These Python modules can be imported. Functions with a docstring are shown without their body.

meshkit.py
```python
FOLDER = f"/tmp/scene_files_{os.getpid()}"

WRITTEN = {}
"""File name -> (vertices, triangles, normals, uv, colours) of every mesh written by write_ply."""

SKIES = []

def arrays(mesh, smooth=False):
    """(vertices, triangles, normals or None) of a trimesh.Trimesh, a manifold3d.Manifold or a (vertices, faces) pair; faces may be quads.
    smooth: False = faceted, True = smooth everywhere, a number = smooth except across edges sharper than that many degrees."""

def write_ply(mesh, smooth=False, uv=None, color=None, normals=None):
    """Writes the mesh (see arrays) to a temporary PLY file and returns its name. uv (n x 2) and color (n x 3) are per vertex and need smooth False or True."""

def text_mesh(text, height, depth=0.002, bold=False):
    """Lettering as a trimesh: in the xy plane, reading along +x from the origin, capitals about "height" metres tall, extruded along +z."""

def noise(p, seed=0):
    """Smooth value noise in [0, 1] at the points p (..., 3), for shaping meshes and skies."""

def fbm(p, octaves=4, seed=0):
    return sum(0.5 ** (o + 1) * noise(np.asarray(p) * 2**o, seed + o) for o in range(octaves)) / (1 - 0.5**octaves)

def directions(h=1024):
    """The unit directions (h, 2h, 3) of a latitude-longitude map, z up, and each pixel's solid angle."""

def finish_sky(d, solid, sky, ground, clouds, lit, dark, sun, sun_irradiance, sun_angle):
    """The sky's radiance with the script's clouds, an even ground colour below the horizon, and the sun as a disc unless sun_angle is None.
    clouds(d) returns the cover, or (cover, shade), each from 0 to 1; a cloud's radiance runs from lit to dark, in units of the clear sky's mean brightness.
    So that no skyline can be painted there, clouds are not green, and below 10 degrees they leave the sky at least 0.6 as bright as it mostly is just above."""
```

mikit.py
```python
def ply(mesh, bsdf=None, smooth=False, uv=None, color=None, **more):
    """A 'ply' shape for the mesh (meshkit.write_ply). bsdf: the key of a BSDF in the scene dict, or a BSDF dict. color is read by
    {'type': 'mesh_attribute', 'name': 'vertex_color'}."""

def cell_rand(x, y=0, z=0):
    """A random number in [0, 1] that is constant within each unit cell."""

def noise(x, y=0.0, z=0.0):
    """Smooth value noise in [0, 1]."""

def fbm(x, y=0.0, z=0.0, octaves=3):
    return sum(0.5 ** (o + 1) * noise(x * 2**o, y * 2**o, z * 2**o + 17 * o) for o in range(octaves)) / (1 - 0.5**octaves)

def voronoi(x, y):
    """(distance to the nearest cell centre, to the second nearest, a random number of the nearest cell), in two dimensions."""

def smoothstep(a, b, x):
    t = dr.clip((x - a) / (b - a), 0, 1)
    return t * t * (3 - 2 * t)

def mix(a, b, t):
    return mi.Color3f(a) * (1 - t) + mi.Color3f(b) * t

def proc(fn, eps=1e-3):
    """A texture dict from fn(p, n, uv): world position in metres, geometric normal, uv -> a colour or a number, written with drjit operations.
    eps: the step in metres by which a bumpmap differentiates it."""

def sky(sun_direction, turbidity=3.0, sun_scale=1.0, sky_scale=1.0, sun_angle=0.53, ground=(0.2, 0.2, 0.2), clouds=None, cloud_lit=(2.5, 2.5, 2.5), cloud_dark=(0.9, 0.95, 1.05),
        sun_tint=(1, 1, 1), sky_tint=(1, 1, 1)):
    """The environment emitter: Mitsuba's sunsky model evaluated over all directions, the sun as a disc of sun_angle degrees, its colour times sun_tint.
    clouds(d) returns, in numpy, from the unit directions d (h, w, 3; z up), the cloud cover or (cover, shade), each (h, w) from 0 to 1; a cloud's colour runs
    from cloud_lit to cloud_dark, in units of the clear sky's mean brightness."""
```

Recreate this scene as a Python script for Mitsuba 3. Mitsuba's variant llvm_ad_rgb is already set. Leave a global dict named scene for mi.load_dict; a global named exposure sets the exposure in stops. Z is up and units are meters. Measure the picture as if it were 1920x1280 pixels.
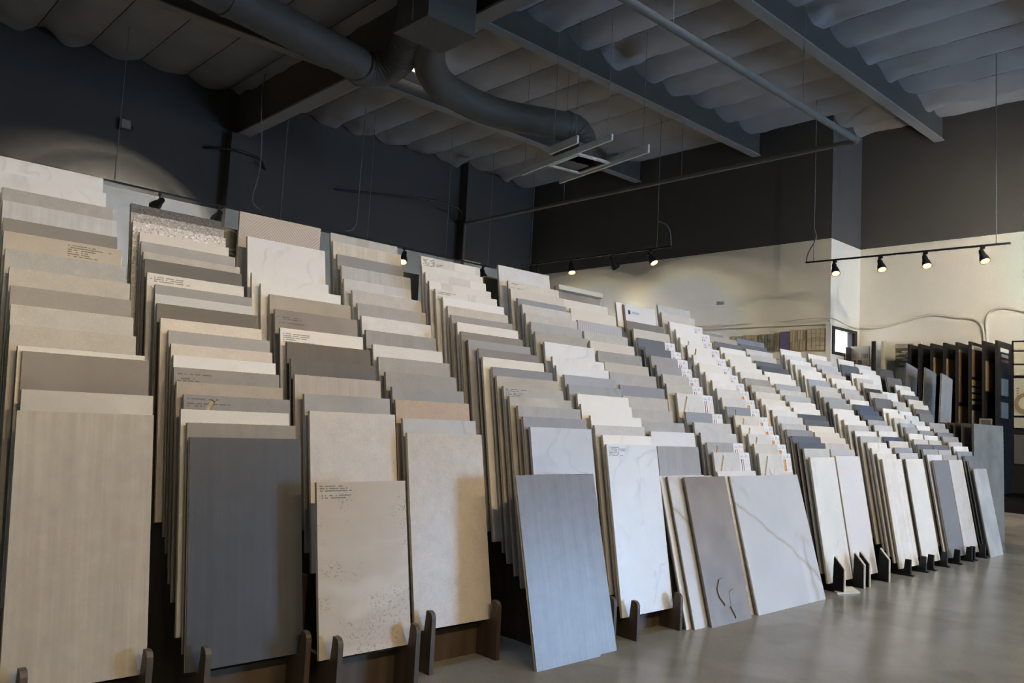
"""Tile showroom: stepped racks of sample boards along one side of a warehouse hall. Metres, z up, the racks run along x."""
import math, random
import numpy as np
import drjit as dr
import mitsuba as mi
import trimesh
from shapely.geometry import Polygon, LineString, box as sbox
from shapely.ops import unary_union
import mikit
from mikit import noise, fbm, voronoi, cell_rand, smoothstep, mix

T = mi.ScalarTransform4f
scene, labels = {}, {}
random.seed(7)
rng = np.random.default_rng(11)

# ------------------------------------------------------------------ camera, light, exposure
EYE = np.array([0.0, 0.0, 1.05])
FWD = np.array([0.67681885, 0.73073226, 0.0891438])
DOWN = np.array([0.09933189, 0.02933316, -0.99462191])
scene['camera'] = {'type': 'perspective', 'fov': math.degrees(2 * math.atan(960 / 1519.15)), 'fov_axis': 'x',
                   'near_clip': 0.05, 'far_clip': 100.0,
                   'to_world': T().look_at(origin=EYE.tolist(), target=(EYE + FWD).tolist(), up=(-DOWN).tolist())}
exposure = 0.0
DAYLIGHT = (16.0, 27.0, 43.0)      # unseen daylit storefront panes, behind and to the right of the camera
SMALL_WINDOW = (5.0, 5.3, 6.0)     # the little window in the far corner
UNSEEN_SKYLIGHT = (10.5, 13.0, 16.0)  # unseen roof skylights over the aisle, brightening the upper boards
WARM = np.array([1.0, 0.76, 0.45])
WASH_TINT = np.array([1.0, 0.88, 0.70])
UNSEEN_FLOOD = 8.4                       # unseen track lamps over the aisle, placed to light the racks
WALLWASH = 12.5                     # the track lamps in view


# ------------------------------------------------------------------ helpers
def lin(rgb):
    c = np.asarray(rgb, float) / 255
    return np.where(c < 0.04045, c / 12.92, ((c + 0.055) / 1.055) ** 2.4)


def numbered(name):
    if name not in USED:
        USED[name] = 0
        return name
    USED[name] += 1
    return f'{name}_{USED[name]:03d}'


USED = {}


def put(key, shape, label=None, cat=None, group=None, kind=None):
    scene[key] = shape
    tell(key, label, cat, group, kind)
    return key


def tell(key, label=None, cat=None, group=None, kind=None):
    d = {k: v for k, v in (('label', label), ('category', cat), ('group', group), ('kind', kind)) if v}
    if d:
        labels[key] = d


def thing(name, label=None, cat=None, group=None, kind=None):
    key = numbered(name)
    tell(key, label, cat, group, kind)
    return key


def part(parent, name, mesh, bsdf, label=None, kind=None, smooth=False, uv=None, **more):
    key = numbered(f'{parent}__{name}')
    return put(key, mikit.ply(mesh, bsdf, smooth=smooth, uv=uv, **more), label, kind=kind)


def single(name, mesh, bsdf, label=None, cat=None, group=None, kind=None, smooth=False, **more):
    return put(numbered(name), mikit.ply(mesh, bsdf, smooth=smooth, **more), label, cat, group, kind)


def join(*ms):
    return trimesh.util.concatenate([m for m in ms])


def box(x0, x1, y0, y1, z0, z1):
    b = trimesh.creation.box(extents=(x1 - x0, y1 - y0, z1 - z0))
    b.apply_translation(((x0 + x1) / 2, (y0 + y1) / 2, (z0 + z1) / 2))
    return b


def frame_mesh(m, o, ex, ey, ez):
    """The mesh with its x, y, z along ex, ey, ez from o."""
    M = np.eye(4)
    M[:3, 0], M[:3, 1], M[:3, 2], M[:3, 3] = ex, ey, ez, o
    m = m.copy()
    m.apply_transform(M)
    if np.linalg.det(M[:3, :3]) < 0:
        m.invert()
    return m


def tube(pts, r, n=10, closed_ends=True):
    """A round tube along the points; r may be a list."""
    P = np.asarray(pts, float)
    R = np.broadcast_to(r, len(P))
    t = np.gradient(P, axis=0)
    t /= np.linalg.norm(t, axis=1, keepdims=True)
    u = np.cross(t[0], [0.13, 0.29, 0.95] if abs(t[0][2]) < 0.9 else [1, 0.1, 0])
    V, F = [], []
    a = np.arange(n) * 2 * math.pi / n
    for i in range(len(P)):
        u = u - t[i] * (u @ t[i])
        u /= np.linalg.norm(u)
        w = np.cross(t[i], u)
        V.append(P[i] + R[i] * (np.cos(a)[:, None] * u + np.sin(a)[:, None] * w))
    k = np.arange(n)
    for i in range(len(P) - 1):
        p, q = i * n + k, i * n + (k + 1) % n
        F += [np.stack([p, q, q + n], 1), np.stack([p, q + n, p + n], 1)]
    V = np.vstack(V)
    if closed_ends:
        c0, c1 = len(V), len(V) + 1
        V = np.vstack([V, P[:1], P[-1:]])
        e = (len(P) - 1) * n
        F += [np.stack([(k + 1) % n, k, k * 0 + c0], 1), np.stack([e + k, e + (k + 1) % n, k * 0 + c1], 1)]
    return trimesh.Trimesh(V, np.vstack(F), process=False)


def spline(ctrl, n=40):
    from scipy.interpolate import CubicSpline
    c = np.asarray(ctrl, float)
    s = np.r_[0, np.cumsum(np.linalg.norm(np.diff(c, axis=0), axis=1))]
    return CubicSpline(s, c)(np.linspace(0, s[-1], n))


def lathe(profile, n=20):
    return trimesh.creation.revolve(np.asarray(profile, float), sections=n)


def prism(poly, h):
    return trimesh.creation.extrude_polygon(poly, h)


def panel_uv(w, h, d, poly=None):
    """A slab in the xz plane: x 0..w, z 0..-h (top at 0), front face at y=0, back at y=d, with its uv = (x, depth below the top)."""
    if poly is None:
        poly = sbox(0, 0, w, h)
    m = trimesh.creation.extrude_polygon(poly, d)   # x, v, thickness
    v = np.asarray(m.vertices)[np.asarray(m.faces)].reshape(-1, 3)
    f = np.arange(len(v)).reshape(-1, 3)
    xyz = np.stack([v[:, 0], v[:, 2], -v[:, 1]], 1)
    uv = np.stack([v[:, 0], v[:, 1]], 1)
    return xyz, f, uv


# ------------------------------------------------------------------ materials
def bsdf(key, d):
    scene[key] = d
    return key


def principled(col, rough=0.5, metal=0.0, spec=0.5, **more):
    c = col if isinstance(col, dict) else {'type': 'rgb', 'value': [float(x) for x in col]}
    return {'type': 'twosided', 'b': {'type': 'principled', 'base_color': c, 'roughness': rough, 'metallic': metal, 'specular': spec, **more}}


def flat(key, rgb255, rough=0.5, **k):
    return bsdf(key, principled(lin(rgb255), rough, **k))


PAINT_LINE = 4.35


def wall_col(p, n, uv):
    g = 1 + 0.05 * (fbm(p.x * 0.9 + p.y * 0.7, p.z * 0.9, 3) - 0.5) + 0.03 * (noise(p.x * 40 + 3, p.y * 40, p.z * 40) - 0.5)
    low = mi.Color3f(0.66, 0.62, 0.53)
    up = mi.Color3f(0.058, 0.056, 0.054)
    return dr.select(p.z > PAINT_LINE, up, low) * g


bsdf('wall_paint', principled(mikit.proc(wall_col), 0.75, spec=0.25))


def floor_col(p, n, uv):
    a = fbm(p.x * 1.1, p.y * 1.1, 4)
    b = fbm(p.x * 5 + 9, p.y * 5, 3)
    c = noise(p.x * 70, p.y * 70)
    k = 0.70 + 0.50 * a + 0.26 * (b - 0.5) + 0.08 * (c - 0.5)
    stain = smoothstep(0.62, 0.75, fbm(p.x * 2.3 + 40, p.y * 2.3 + 7, 3))
    return mi.Color3f(0.190, 0.187, 0.172) * k * (1 - 0.18 * stain)


def floor_rough(p, n, uv):
    return 0.15 + 0.15 * fbm(p.x * 3 + 5, p.y * 3 + 1, 3)


bsdf('concrete', principled(mikit.proc(floor_col), mikit.proc(floor_rough), spec=0.55))


def insul_col(p, n, uv):
    return mi.Color3f(0.29, 0.28, 0.275) * (0.86 + 0.28 * fbm(p.x * 2, p.y * 2, 3))


bsdf('insulation', principled(mikit.proc(insul_col), 0.6, spec=0.3))
bsdf('roof_steel', principled((0.062, 0.056, 0.048), 0.7, spec=0.2))
bsdf('roof_edge', principled((0.21, 0.20, 0.185), 0.65, spec=0.3))


def duct_col(p, n, uv):
    return mi.Color3f(0.068, 0.063, 0.054) * (0.9 + 0.2 * fbm(p.x * 3, p.y * 3, p.z * 3))


bsdf('duct_metal', principled(mikit.proc(duct_col), 0.62, spec=0.3))
bsdf('pipe_grey', principled((0.135, 0.128, 0.115), 0.7, spec=0.2))
bsdf('cable_grey', principled((0.15, 0.15, 0.15), 0.6))
bsdf('black_metal', principled((0.014, 0.014, 0.015), 0.45, spec=0.3))
bsdf('black_wood', principled((0.009, 0.008, 0.0075), 0.6, spec=0.2))
bsdf('edge_shaded', principled((0.17, 0.145, 0.105), 0.7, spec=0.2))  # backing with the shade of the left-facing slab edges put into its colour
bsdf('white_edge', principled((0.62, 0.60, 0.55), 0.6))
bsdf('white_paint', principled((0.70, 0.70, 0.66), 0.5))


def walnut_col(p, n, uv):
    g = noise(p.x * 9 + p.y * 9, p.y * 30 + p.x * 30, p.z * 4)
    return mi.Color3f(0.072, 0.052, 0.036) * (0.7 + 0.6 * g)


bsdf('walnut', principled(mikit.proc(walnut_col), 0.45))


def backing_col(p, n, uv):
    k = cell_rand(dr.floor(uv.x / 4.0))
    base = mix((0.55, 0.47, 0.33), (0.50, 0.47, 0.41), smoothstep(0.35, 0.7, k))
    base = dr.select(k > 0.86, mi.Color3f(0.22, 0.20, 0.18), base)
    return base * (0.92 + 0.16 * noise(p.x * 60, p.y * 60, p.z * 60))


bsdf('board_backing', principled(mikit.proc(backing_col), 0.75, spec=0.2))

# one material for the faces of all sample boards: uv.x = metres from the left edge + 4 * number, uv.y = metres below the top
FACES = []          # (r, g, b, style, flag) per number; filled by face()
STYLE = {k: i for i, k in enumerate('psmwctqrvhdg')}
_TAB = {}


def face(rgb_lin, style, text=0):
    FACES.append((*[float(x) for x in rgb_lin], STYLE[style], text))
    return len(FACES) - 1


def table():
    if not _TAB:
        a = np.array(FACES, np.float32)
        for i, k in enumerate(('r', 'g', 'b', 's', 't')):
            _TAB[k] = mi.Float(a[:, i].copy())
    return _TAB


def face_col(p, n, uv):
    t = table()
    num = dr.floor(uv.x / 4.0)
    i = mi.UInt32(dr.clip(num, 0, len(FACES) - 1))
    u, v = uv.x - 4.0 * num, uv.y
    base = mi.Color3f(dr.gather(mi.Float, t['r'], i), dr.gather(mi.Float, t['g'], i), dr.gather(mi.Float, t['b'], i))
    s, txt = dr.gather(mi.Float, t['s'], i), dr.gather(mi.Float, t['t'], i)
    o = num * 3.71

    def st(k):
        return dr.abs(s - STYLE[k]) < 0.5

    fine = noise(u * 320 + o, v * 320 + o)
    mid = fbm(u * 26 + o, v * 26 + o * 0.7, 2)
    cloud = fbm(u * 5.5 + o, v * 5.5 + o * 0.7, 3)
    k = 1 + 0.05 * (fine - 0.5)
    k = dr.select(st('s'), k * (1 + 0.16 * (mid - 0.5) + 0.10 * (fine - 0.5)), k)
    k = dr.select(st('c'), k * (0.72 + 0.56 * cloud), k)
    streak = 0.55 * noise(u * 46 + o, v * 1.3 + o) + 0.45 * noise(u * 150 + o, v * 5 + o)
    k = dr.select(st('w'), k * (0.90 + 0.20 * streak) * (0.94 + 0.12 * mid), k)
    k = dr.select(st('r'), k * (0.86 + 0.2 * smoothstep(0.3, 0.6, u * 55 - dr.floor(u * 55))), k)
    cellr = cell_rand(dr.floor(u * 13 + 0.5 * dr.floor(v * 22)), dr.floor(v * 22), num)
    k = dr.select(st('q'), k * (0.86 + 0.2 * cellr), k)
    hatch = u * 62 + dr.select(noise(u * 5 + o, v * 5) > 0.5, v, -v) * 62
    k = dr.select(st('h'), k * (0.8 + 0.3 * smoothstep(0.25, 0.5, dr.abs(hatch - dr.floor(hatch) - 0.5) * 2)), k)
    ring = dr.sqrt(dr.square(u * 9 - dr.floor(u * 9) - 0.5) + dr.square(v * 9 - dr.floor(v * 9) - 0.5))
    k = dr.select(st('d'), k * (0.55 + 1.1 * smoothstep(0.36, 0.42, ring) * (1 - smoothstep(0.44, 0.5, ring))), k)
    col = base * k
    # marble: thin veins and soft clouds running on a slant
    w1, w2 = fbm(u * 3 + o, v * 3 - o, 3), fbm(u * 7 + 40 + o, v * 7 + o, 3)
    ridge = dr.abs(fbm((u * 0.9 + v * 0.45) * 5 + 2.2 * w1 + o, (v * 0.7 - u * 0.5) * 4 + 1.3 * w2, 3) - 0.5)
    vein = (1 - smoothstep(0.0, 0.045, ridge)) * smoothstep(0.35, 0.62, w2)
    col = dr.select(st('m') | st('g'), base * (0.93 + 0.13 * cloud) * (1 - 0.13 * vein * (0.4 + mid)), col)
    # large onyx look: one long brown vein and smaller ones
    line = v - (0.16 + 0.62 * u + 0.10 * (w1 - 0.5) + 0.05 * (w2 - 0.5))
    line2 = u - (0.68 + 0.18 * (0.75 - v) + 0.16 * (w1 - 0.5) + 0.05 * (w2 - 0.5))
    gold = (0.42 * (1 - smoothstep(0.0, 0.030, dr.abs(line))) + 0.45 * (1 - smoothstep(0.0, 0.007, dr.abs(line)))) * (0.5 + 0.7 * w2) + 0.5 * (1 - smoothstep(0.0, 0.034, dr.abs(line2))) * smoothstep(0.36, 0.5, v) + 0.25 * (1 - smoothstep(0.0, 0.05, dr.abs(v - 0.62 * u - 0.02 - 0.12 * (w1 - 0.5)))) * smoothstep(0.45, 0.6, w2)
    pale = 1 - smoothstep(0.0, 0.05, dr.abs(line2 + 0.07))
    onyx = base * (0.92 + 0.14 * cloud) * (1 + 0.10 * pale * smoothstep(0.35, 0.6, v)) * mix((1, 1, 1), (0.62, 0.52, 0.38), dr.clip(gold, 0, 1))
    col = dr.select(st('g'), onyx, col)
    # terrazzo chips
    d1, d2, which = voronoi(u * 170 + o, v * 170)
    chip = dr.select(which > 0.86, mi.Color3f(1.5, 1.5, 1.5), dr.select(which > 0.72, mi.Color3f(0.62, 0.55, 0.54), mi.Color3f(1, 1, 1)))
    col = dr.select(st('t'), base * chip * (0.85 + 0.3 * cloud), col)
    # travertine: warped pale and tan bands with pits
    band = fbm((v + 0.16 * w1) * 9 + o, (u + 0.2 * w2) * 3.2, 3)
    pit = smoothstep(0.72, 0.84, noise(u * 190 + o, v * 260)) * smoothstep(0.5, 0.66, fbm(u * 8, v * 8 + o, 2))
    col = dr.select(st('v'), base * mix((0.94, 0.89, 0.83), (1.06, 1.05, 1.03), smoothstep(0.3, 0.68, band)) * (1 - 0.35 * pit), col)
    # small print: rows of dark words
    lu = dr.select(txt > 1.5, u - 0.20, u)
    row = dr.floor(v / 0.0085)
    rowlen = 0.075 + 0.10 * cell_rand(row, num, 4)
    word = cell_rand(dr.floor(lu / 0.0065), row, num) > 0.22
    ink = (txt > 0.5) & (v > 0.0085) & (v < 0.06) & (lu > 0.012) & (lu < rowlen) & word & ((v / 0.0085 - row) > 0.45) & (cell_rand(row, num, 9) > 0.18)
    return dr.select(ink, col * 0.42, col)


bsdf('board_face', principled(mikit.proc(face_col), 0.34, spec=0.5))


def sticker_col(p, n, uv):
    u, v = uv.x - dr.floor(uv.x), uv.y
    orange = uv.x > 1
    bar1 = (dr.abs(u - 0.17) < 0.035) & (v > 0.30) & (v < 0.95)
    bar2 = (dr.abs(u - 0.34) < 0.035) & (v > 0.30) & (v < 0.95)
    blk = (u > 0.10) & (u < 0.42) & (v > 0.30) & (v < 0.95)
    line = (v > 0.08) & (v < 0.24) & (u > 0.1) & (u < 0.9) & (cell_rand(dr.floor(u * 16), dr.floor(v * 12)) > 0.5)
    text = (u > 0.5) & (v > 0.34) & (v < 0.9) & (cell_rand(dr.floor(u * 20), dr.floor(v * 14), 3) > 0.62)
    c = mi.Color3f(0.80, 0.80, 0.83)
    c = dr.select(line, mi.Color3f(0.52, 0.58, 0.70), c)
    c = dr.select(text, mi.Color3f(0.66, 0.66, 0.72), c)
    c = dr.select(~orange & bar1, mi.Color3f(0.05, 0.05, 0.05), c)
    c = dr.select(~orange & bar2, mi.Color3f(0.50, 0.10, 0.12), c)
    return dr.select(orange & blk, dr.select(bar2, mi.Color3f(0.34, 0.16, 0.10), mi.Color3f(0.72, 0.33, 0.10)), c)


bsdf('sticker_print', principled(mikit.proc(sticker_col), 0.5))


def emitter(rgb):
    return {'type': 'area', 'radiance': {'type': 'rgb', 'value': [float(x) for x in rgb]}}


bsdf('pane_white', {'type': 'diffuse', 'reflectance': {'type': 'rgb', 'value': [0.5, 0.5, 0.5]}})


# ------------------------------------------------------------------ the hall
XR, XR2, YB, YJ, ZC = 13.26, 14.40, 13.84, 6.38, 6.54
XL, YF = -5.0, -7.5
single('floor', box(XL - 0.2, XR2 + 0.2, YF - 0.2, YB + 0.2, -0.1, 0), 'concrete', 'polished grey concrete floor with cloudy stains', kind='structure')
single('wall_back', box(XL, XR + 0.2, YB, YB + 0.2, 0, ZC + 0.3), 'wall_paint', 'far wall, cream below and charcoal above', kind='structure')
single('wall_right', box(XR, XR + 0.2, YJ, YB, 0, ZC + 0.3), 'wall_paint', 'right wall, cream below and charcoal above, with tile displays', kind='structure')
# the return of the wall holds a small window: above head height
WX0, WX1, WZ0, WZ1 = 13.34, 14.27, 2.36, 2.84
single('wall_corner', join(box(XR, WX0, YJ, YJ + 0.2, 0, ZC + 0.3), box(WX1, XR2, YJ, YJ + 0.2, 0, ZC + 0.3), box(WX0, WX1, YJ, YJ + 0.2, 0, WZ0), box(WX0, WX1, YJ, YJ + 0.2, WZ1, ZC + 0.3)),
       'wall_paint', 'short return of the wall with a small bright window', kind='structure')
single('wall_side', box(XR2, XR2 + 0.2, YF, YJ + 0.2, 0, ZC + 0.3), 'wall_paint', 'wall behind the black wing racks, cream below and charcoal above', kind='structure')
# the unseen storefront is in the wall behind the camera, far to the right
SX0, SX1, SZ0, SZ1 = 11.0, 14.0, 0.2, 2.8
single('wall_left', box(XL - 0.2, XL, YF, YB, 0, ZC + 0.3), 'wall_paint', 'left wall outside the picture', kind='structure')
single('wall_front', join(box(XL, SX0, YF - 0.2, YF, 0, ZC + 0.3), box(SX1, XR2, YF - 0.2, YF, 0, ZC + 0.3), box(SX0, SX1, YF - 0.2, YF, 0, SZ0), box(SX0, SX1, YF - 0.2, YF, SZ1, ZC + 0.3)), 'wall_paint', 'wall behind the camera', kind='structure')

# small window
w = thing('window_1', 'small bright window with dark frame in the far wall corner', kind='structure')
fr = [box(WX0, WX0 + 0.08, YJ - 0.02, YJ + 0.1, WZ0, WZ1), box(WX1 - 0.10, WX1, YJ - 0.02, YJ + 0.1, WZ0, WZ1), box(WX0 + 0.08, WX1 - 0.1, YJ - 0.02, YJ + 0.1, WZ1 - 0.05, WZ1), box(WX0 + 0.08, WX1 - 0.1, YJ - 0.02, YJ + 0.1, WZ0, WZ0 + 0.05)]
part(w, 'frame', join(*fr), 'black_metal')
part(w, 'mullion', box(14.10, 14.13, YJ + 0.0, YJ + 0.08, WZ0 + 0.05, WZ1 - 0.05), 'black_metal')
part(w, 'pane', frame_mesh(trimesh.creation.box(extents=(WX1 - WX0 - 0.18, 0.006, WZ1 - WZ0 - 0.1)), ((WX0 + WX1) / 2, YJ + 0.09, (WZ0 + WZ1) / 2), *np.eye(3)), 'pane_white', emitter=emitter(SMALL_WINDOW))
# unseen storefront behind the camera, placed to light the racks from the right
w = thing('window_2', 'unseen storefront window behind the camera, lighting the racks from the right', kind='structure')
nx = 3
for k in range(nx):
    a, b = SX0 + (SX1 - SX0) * k / nx, SX0 + (SX1 - SX0) * (k + 1) / nx
    part(w, 'pane', box(a + 0.04, b - 0.04, YF - 0.09, YF - 0.08, SZ0 + 0.05, SZ1 - 0.05), 'pane_white', emitter=emitter(DAYLIGHT))
    part(w, 'frame', join(box(a, a + 0.04, YF - 0.12, YF, SZ0, SZ1), box(b - 0.04, b, YF - 0.12, YF, SZ0, SZ1), box(a + 0.04, b - 0.04, YF - 0.12, YF, SZ0, SZ0 + 0.05), box(a + 0.04, b - 0.04, YF - 0.12, YF, SZ1 - 0.05, SZ1)), 'black_metal')

# pilasters
for x0, x1, nm in ((5.66, 6.10, 'narrow pilaster under the girder on the far wall'), (11.0, 11.5, 'narrow pilaster near the far corner of the hall')):
    single('trim', box(x0, x1, YB - 0.26, YB, 0, 5.70 if x0 < 7 else ZC), 'wall_paint', nm, kind='structure')
# flat band of trim along the right wall, above and below the tile displays
single('trim', box(XR - 0.035, XR, YJ + 0.02, 9.1, 2.86, 2.885), 'wall_paint', 'thin trim line over the tile displays', kind='structure')
single('trim', box(XR - 0.03, XR, YJ + 0.0, 9.1, 2.28, 2.385), 'wall_paint', 'flat trim band under the tile displays', kind='structure')
single('trim', box(XR - 0.03, XR + 0.0, YJ - 0.03, YJ + 0.06, 0, 2.87), 'white_edge', 'pale corner trim beside the small window', kind='structure')

# ceiling: steel deck, X beams, one deep girder along Y, insulation batts sagging between purlins
UNSEEN_OVERHEAD = [(0.55, 1.55), (3.30, 4.30), (6.05, 7.05)]     # unseen skylights above the frame, placed to light the upper boards, y 2.45..4.85 cut to the bay
OY0, OY1 = 2.45, 3.45
single('ceiling', box(XL, XR2 + 0.2, YF, YB + 0.2, ZC + 0.06, ZC + 0.3), 'roof_steel', 'dark roof deck', kind='structure')
BEAM_Y = [10.65, 7.85, 5.05, 2.25, -0.55, -3.35]
GX = 5.88
for k, y in enumerate(BEAM_Y):
    part('ceiling', 'beam', join(box(XL, GX - 0.06, y - 0.05, y + 0.05, 6.10, ZC + 0.06), box(GX + 0.06, XR2, y - 0.05, y + 0.05, 6.10, ZC + 0.06)), 'roof_steel', 'long dark roof beam')
    part('ceiling', 'beam_flange', join(box(XL, GX - 0.06, y - 0.08, y + 0.08, 6.08, 6.10), box(GX + 0.06, XR2, y - 0.08, y + 0.08, 6.08, 6.10)), 'roof_edge')  # flange coloured paler than the beam, standing for its lit underside
part('ceiling', 'girder', box(GX - 0.06, GX + 0.06, YF, YB, 5.73, ZC + 0.06), 'roof_steel', 'deep dark girder over the racks')
part('ceiling', 'girder_flange', box(GX - 0.12, GX + 0.12, YF, YB, 5.70, 5.73), 'roof_edge')  # lit underside of the girder put into this paler colour too
SKY0, SKY1, SKYY0, SKYY1 = 6.95, 7.65, 10.22, 10.48
PX = [XL + 0.0 + 0.76 * i for i in range(27)]
Y_EDGES = [YB, 10.65, 7.85, 5.05, 2.25, -0.55, -3.35, YF]


def batt(x0, x1, y0, y1, seed):
    nx, ny = 9, max(6, int(abs(y1 - y0) / 0.22))
    r = np.random.default_rng(seed)
    sx, sy = np.linspace(0, 1, nx), np.linspace(0, 1, ny)
    X, Y = np.meshgrid(sx, sy, indexing='ij')
    sag = (0.085 + 0.045 * r.random()) * (1 - np.abs(2 * X - 1) ** 2.2)
    ph = r.random(6) * 6.28
    amp = 0.010 + 0.040 * r.random() ** 2
    end = np.exp(-(np.minimum(Y, 1 - Y) * abs(y1 - y0) / 0.5) ** 2)
    wr = amp * (0.35 + end) * (np.sin(7 * Y * abs(y1 - y0) + 3 * X + ph[0]) + 0.8 * np.sin(12 * Y * abs(y1 - y0) - 5 * X + ph[1]) + 0.5 * np.sin(21 * Y * abs(y1 - y0) + 9 * X + ph[2]))
    edge = np.clip(np.minimum(X, 1 - X) * 6, 0, 1)
    Z = ZC - sag - wr * edge
    Z = np.minimum(Z, ZC + 0.03)
    V = np.stack([x0 + X * (x1 - x0), y0 + Y * (y1 - y0), Z], -1).reshape(-1, 3)
    i, j = np.meshgrid(np.arange(nx - 1), np.arange(ny - 1), indexing='ij')
    a = (i * ny + j).ravel()
    return V, np.vstack([np.stack([a, a + 1, a + ny + 1], 1), np.stack([a, a + ny + 1, a + ny], 1)])


for j in range(len(Y_EDGES) - 1):
    for i in range(len(PX) - 1):
        x0, x1 = PX[i] + 0.006, min(PX[i + 1], XR2) - 0.006
        if x0 > XR2 - 0.1 or (Y_EDGES[j + 1] < -3.3):
            continue
        ya, yb = Y_EDGES[j] - 0.04, Y_EDGES[j + 1] + 0.04
        if j == 1 and x0 < SKY1 and x1 > SKY0:      # the skylight opening
            part('ceiling', 'insulation_batt', trimesh.Trimesh(*batt(x0, x1, yb, SKYY0 - 0.04, 1000 + i), process=False), 'insulation', smooth=True)
            continue
        if j == 3 and any(x0 < b and x1 > a for a, b in UNSEEN_OVERHEAD):
            part('ceiling', 'insulation_batt', trimesh.Trimesh(*batt(x0, x1, OY1 + 0.06, ya, 50 * j + i), process=False), 'insulation', smooth=True)
            continue
        part('ceiling', 'insulation_batt', trimesh.Trimesh(*batt(x0, x1, yb, ya, 50 * j + i), process=False), 'insulation', smooth=True)
for k, (a, b) in enumerate(UNSEEN_OVERHEAD):
    w = thing(f'window_{k + 4}', f'unseen roof skylight above the picture lighting the upper boards, {("first", "second", "third")[k]} along the racks', kind='structure')
    part(w, 'pane', box(a, b, OY0, OY1, ZC - 0.01, ZC), 'pane_white', emitter=emitter(UNSEEN_SKYLIGHT))
    part(w, 'frame', join(box(a - 0.05, a, OY0, OY1, ZC - 0.1, ZC + 0.04), box(b, b + 0.05, OY0, OY1, ZC - 0.1, ZC + 0.04), box(a - 0.05, b + 0.05, OY0 - 0.05, OY0, ZC - 0.1, ZC + 0.04), box(a - 0.05, b + 0.05, OY1, OY1 + 0.05, ZC - 0.1, ZC + 0.04)), 'roof_edge')
w = thing('window_3', 'bright skylight in the roof behind the ducts', kind='structure')
part(w, 'pane', box(SKY0, SKY1, SKYY0, SKYY1, 6.30, ZC), 'pane_white', emitter=emitter((1.7, 1.7, 1.65)))
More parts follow.
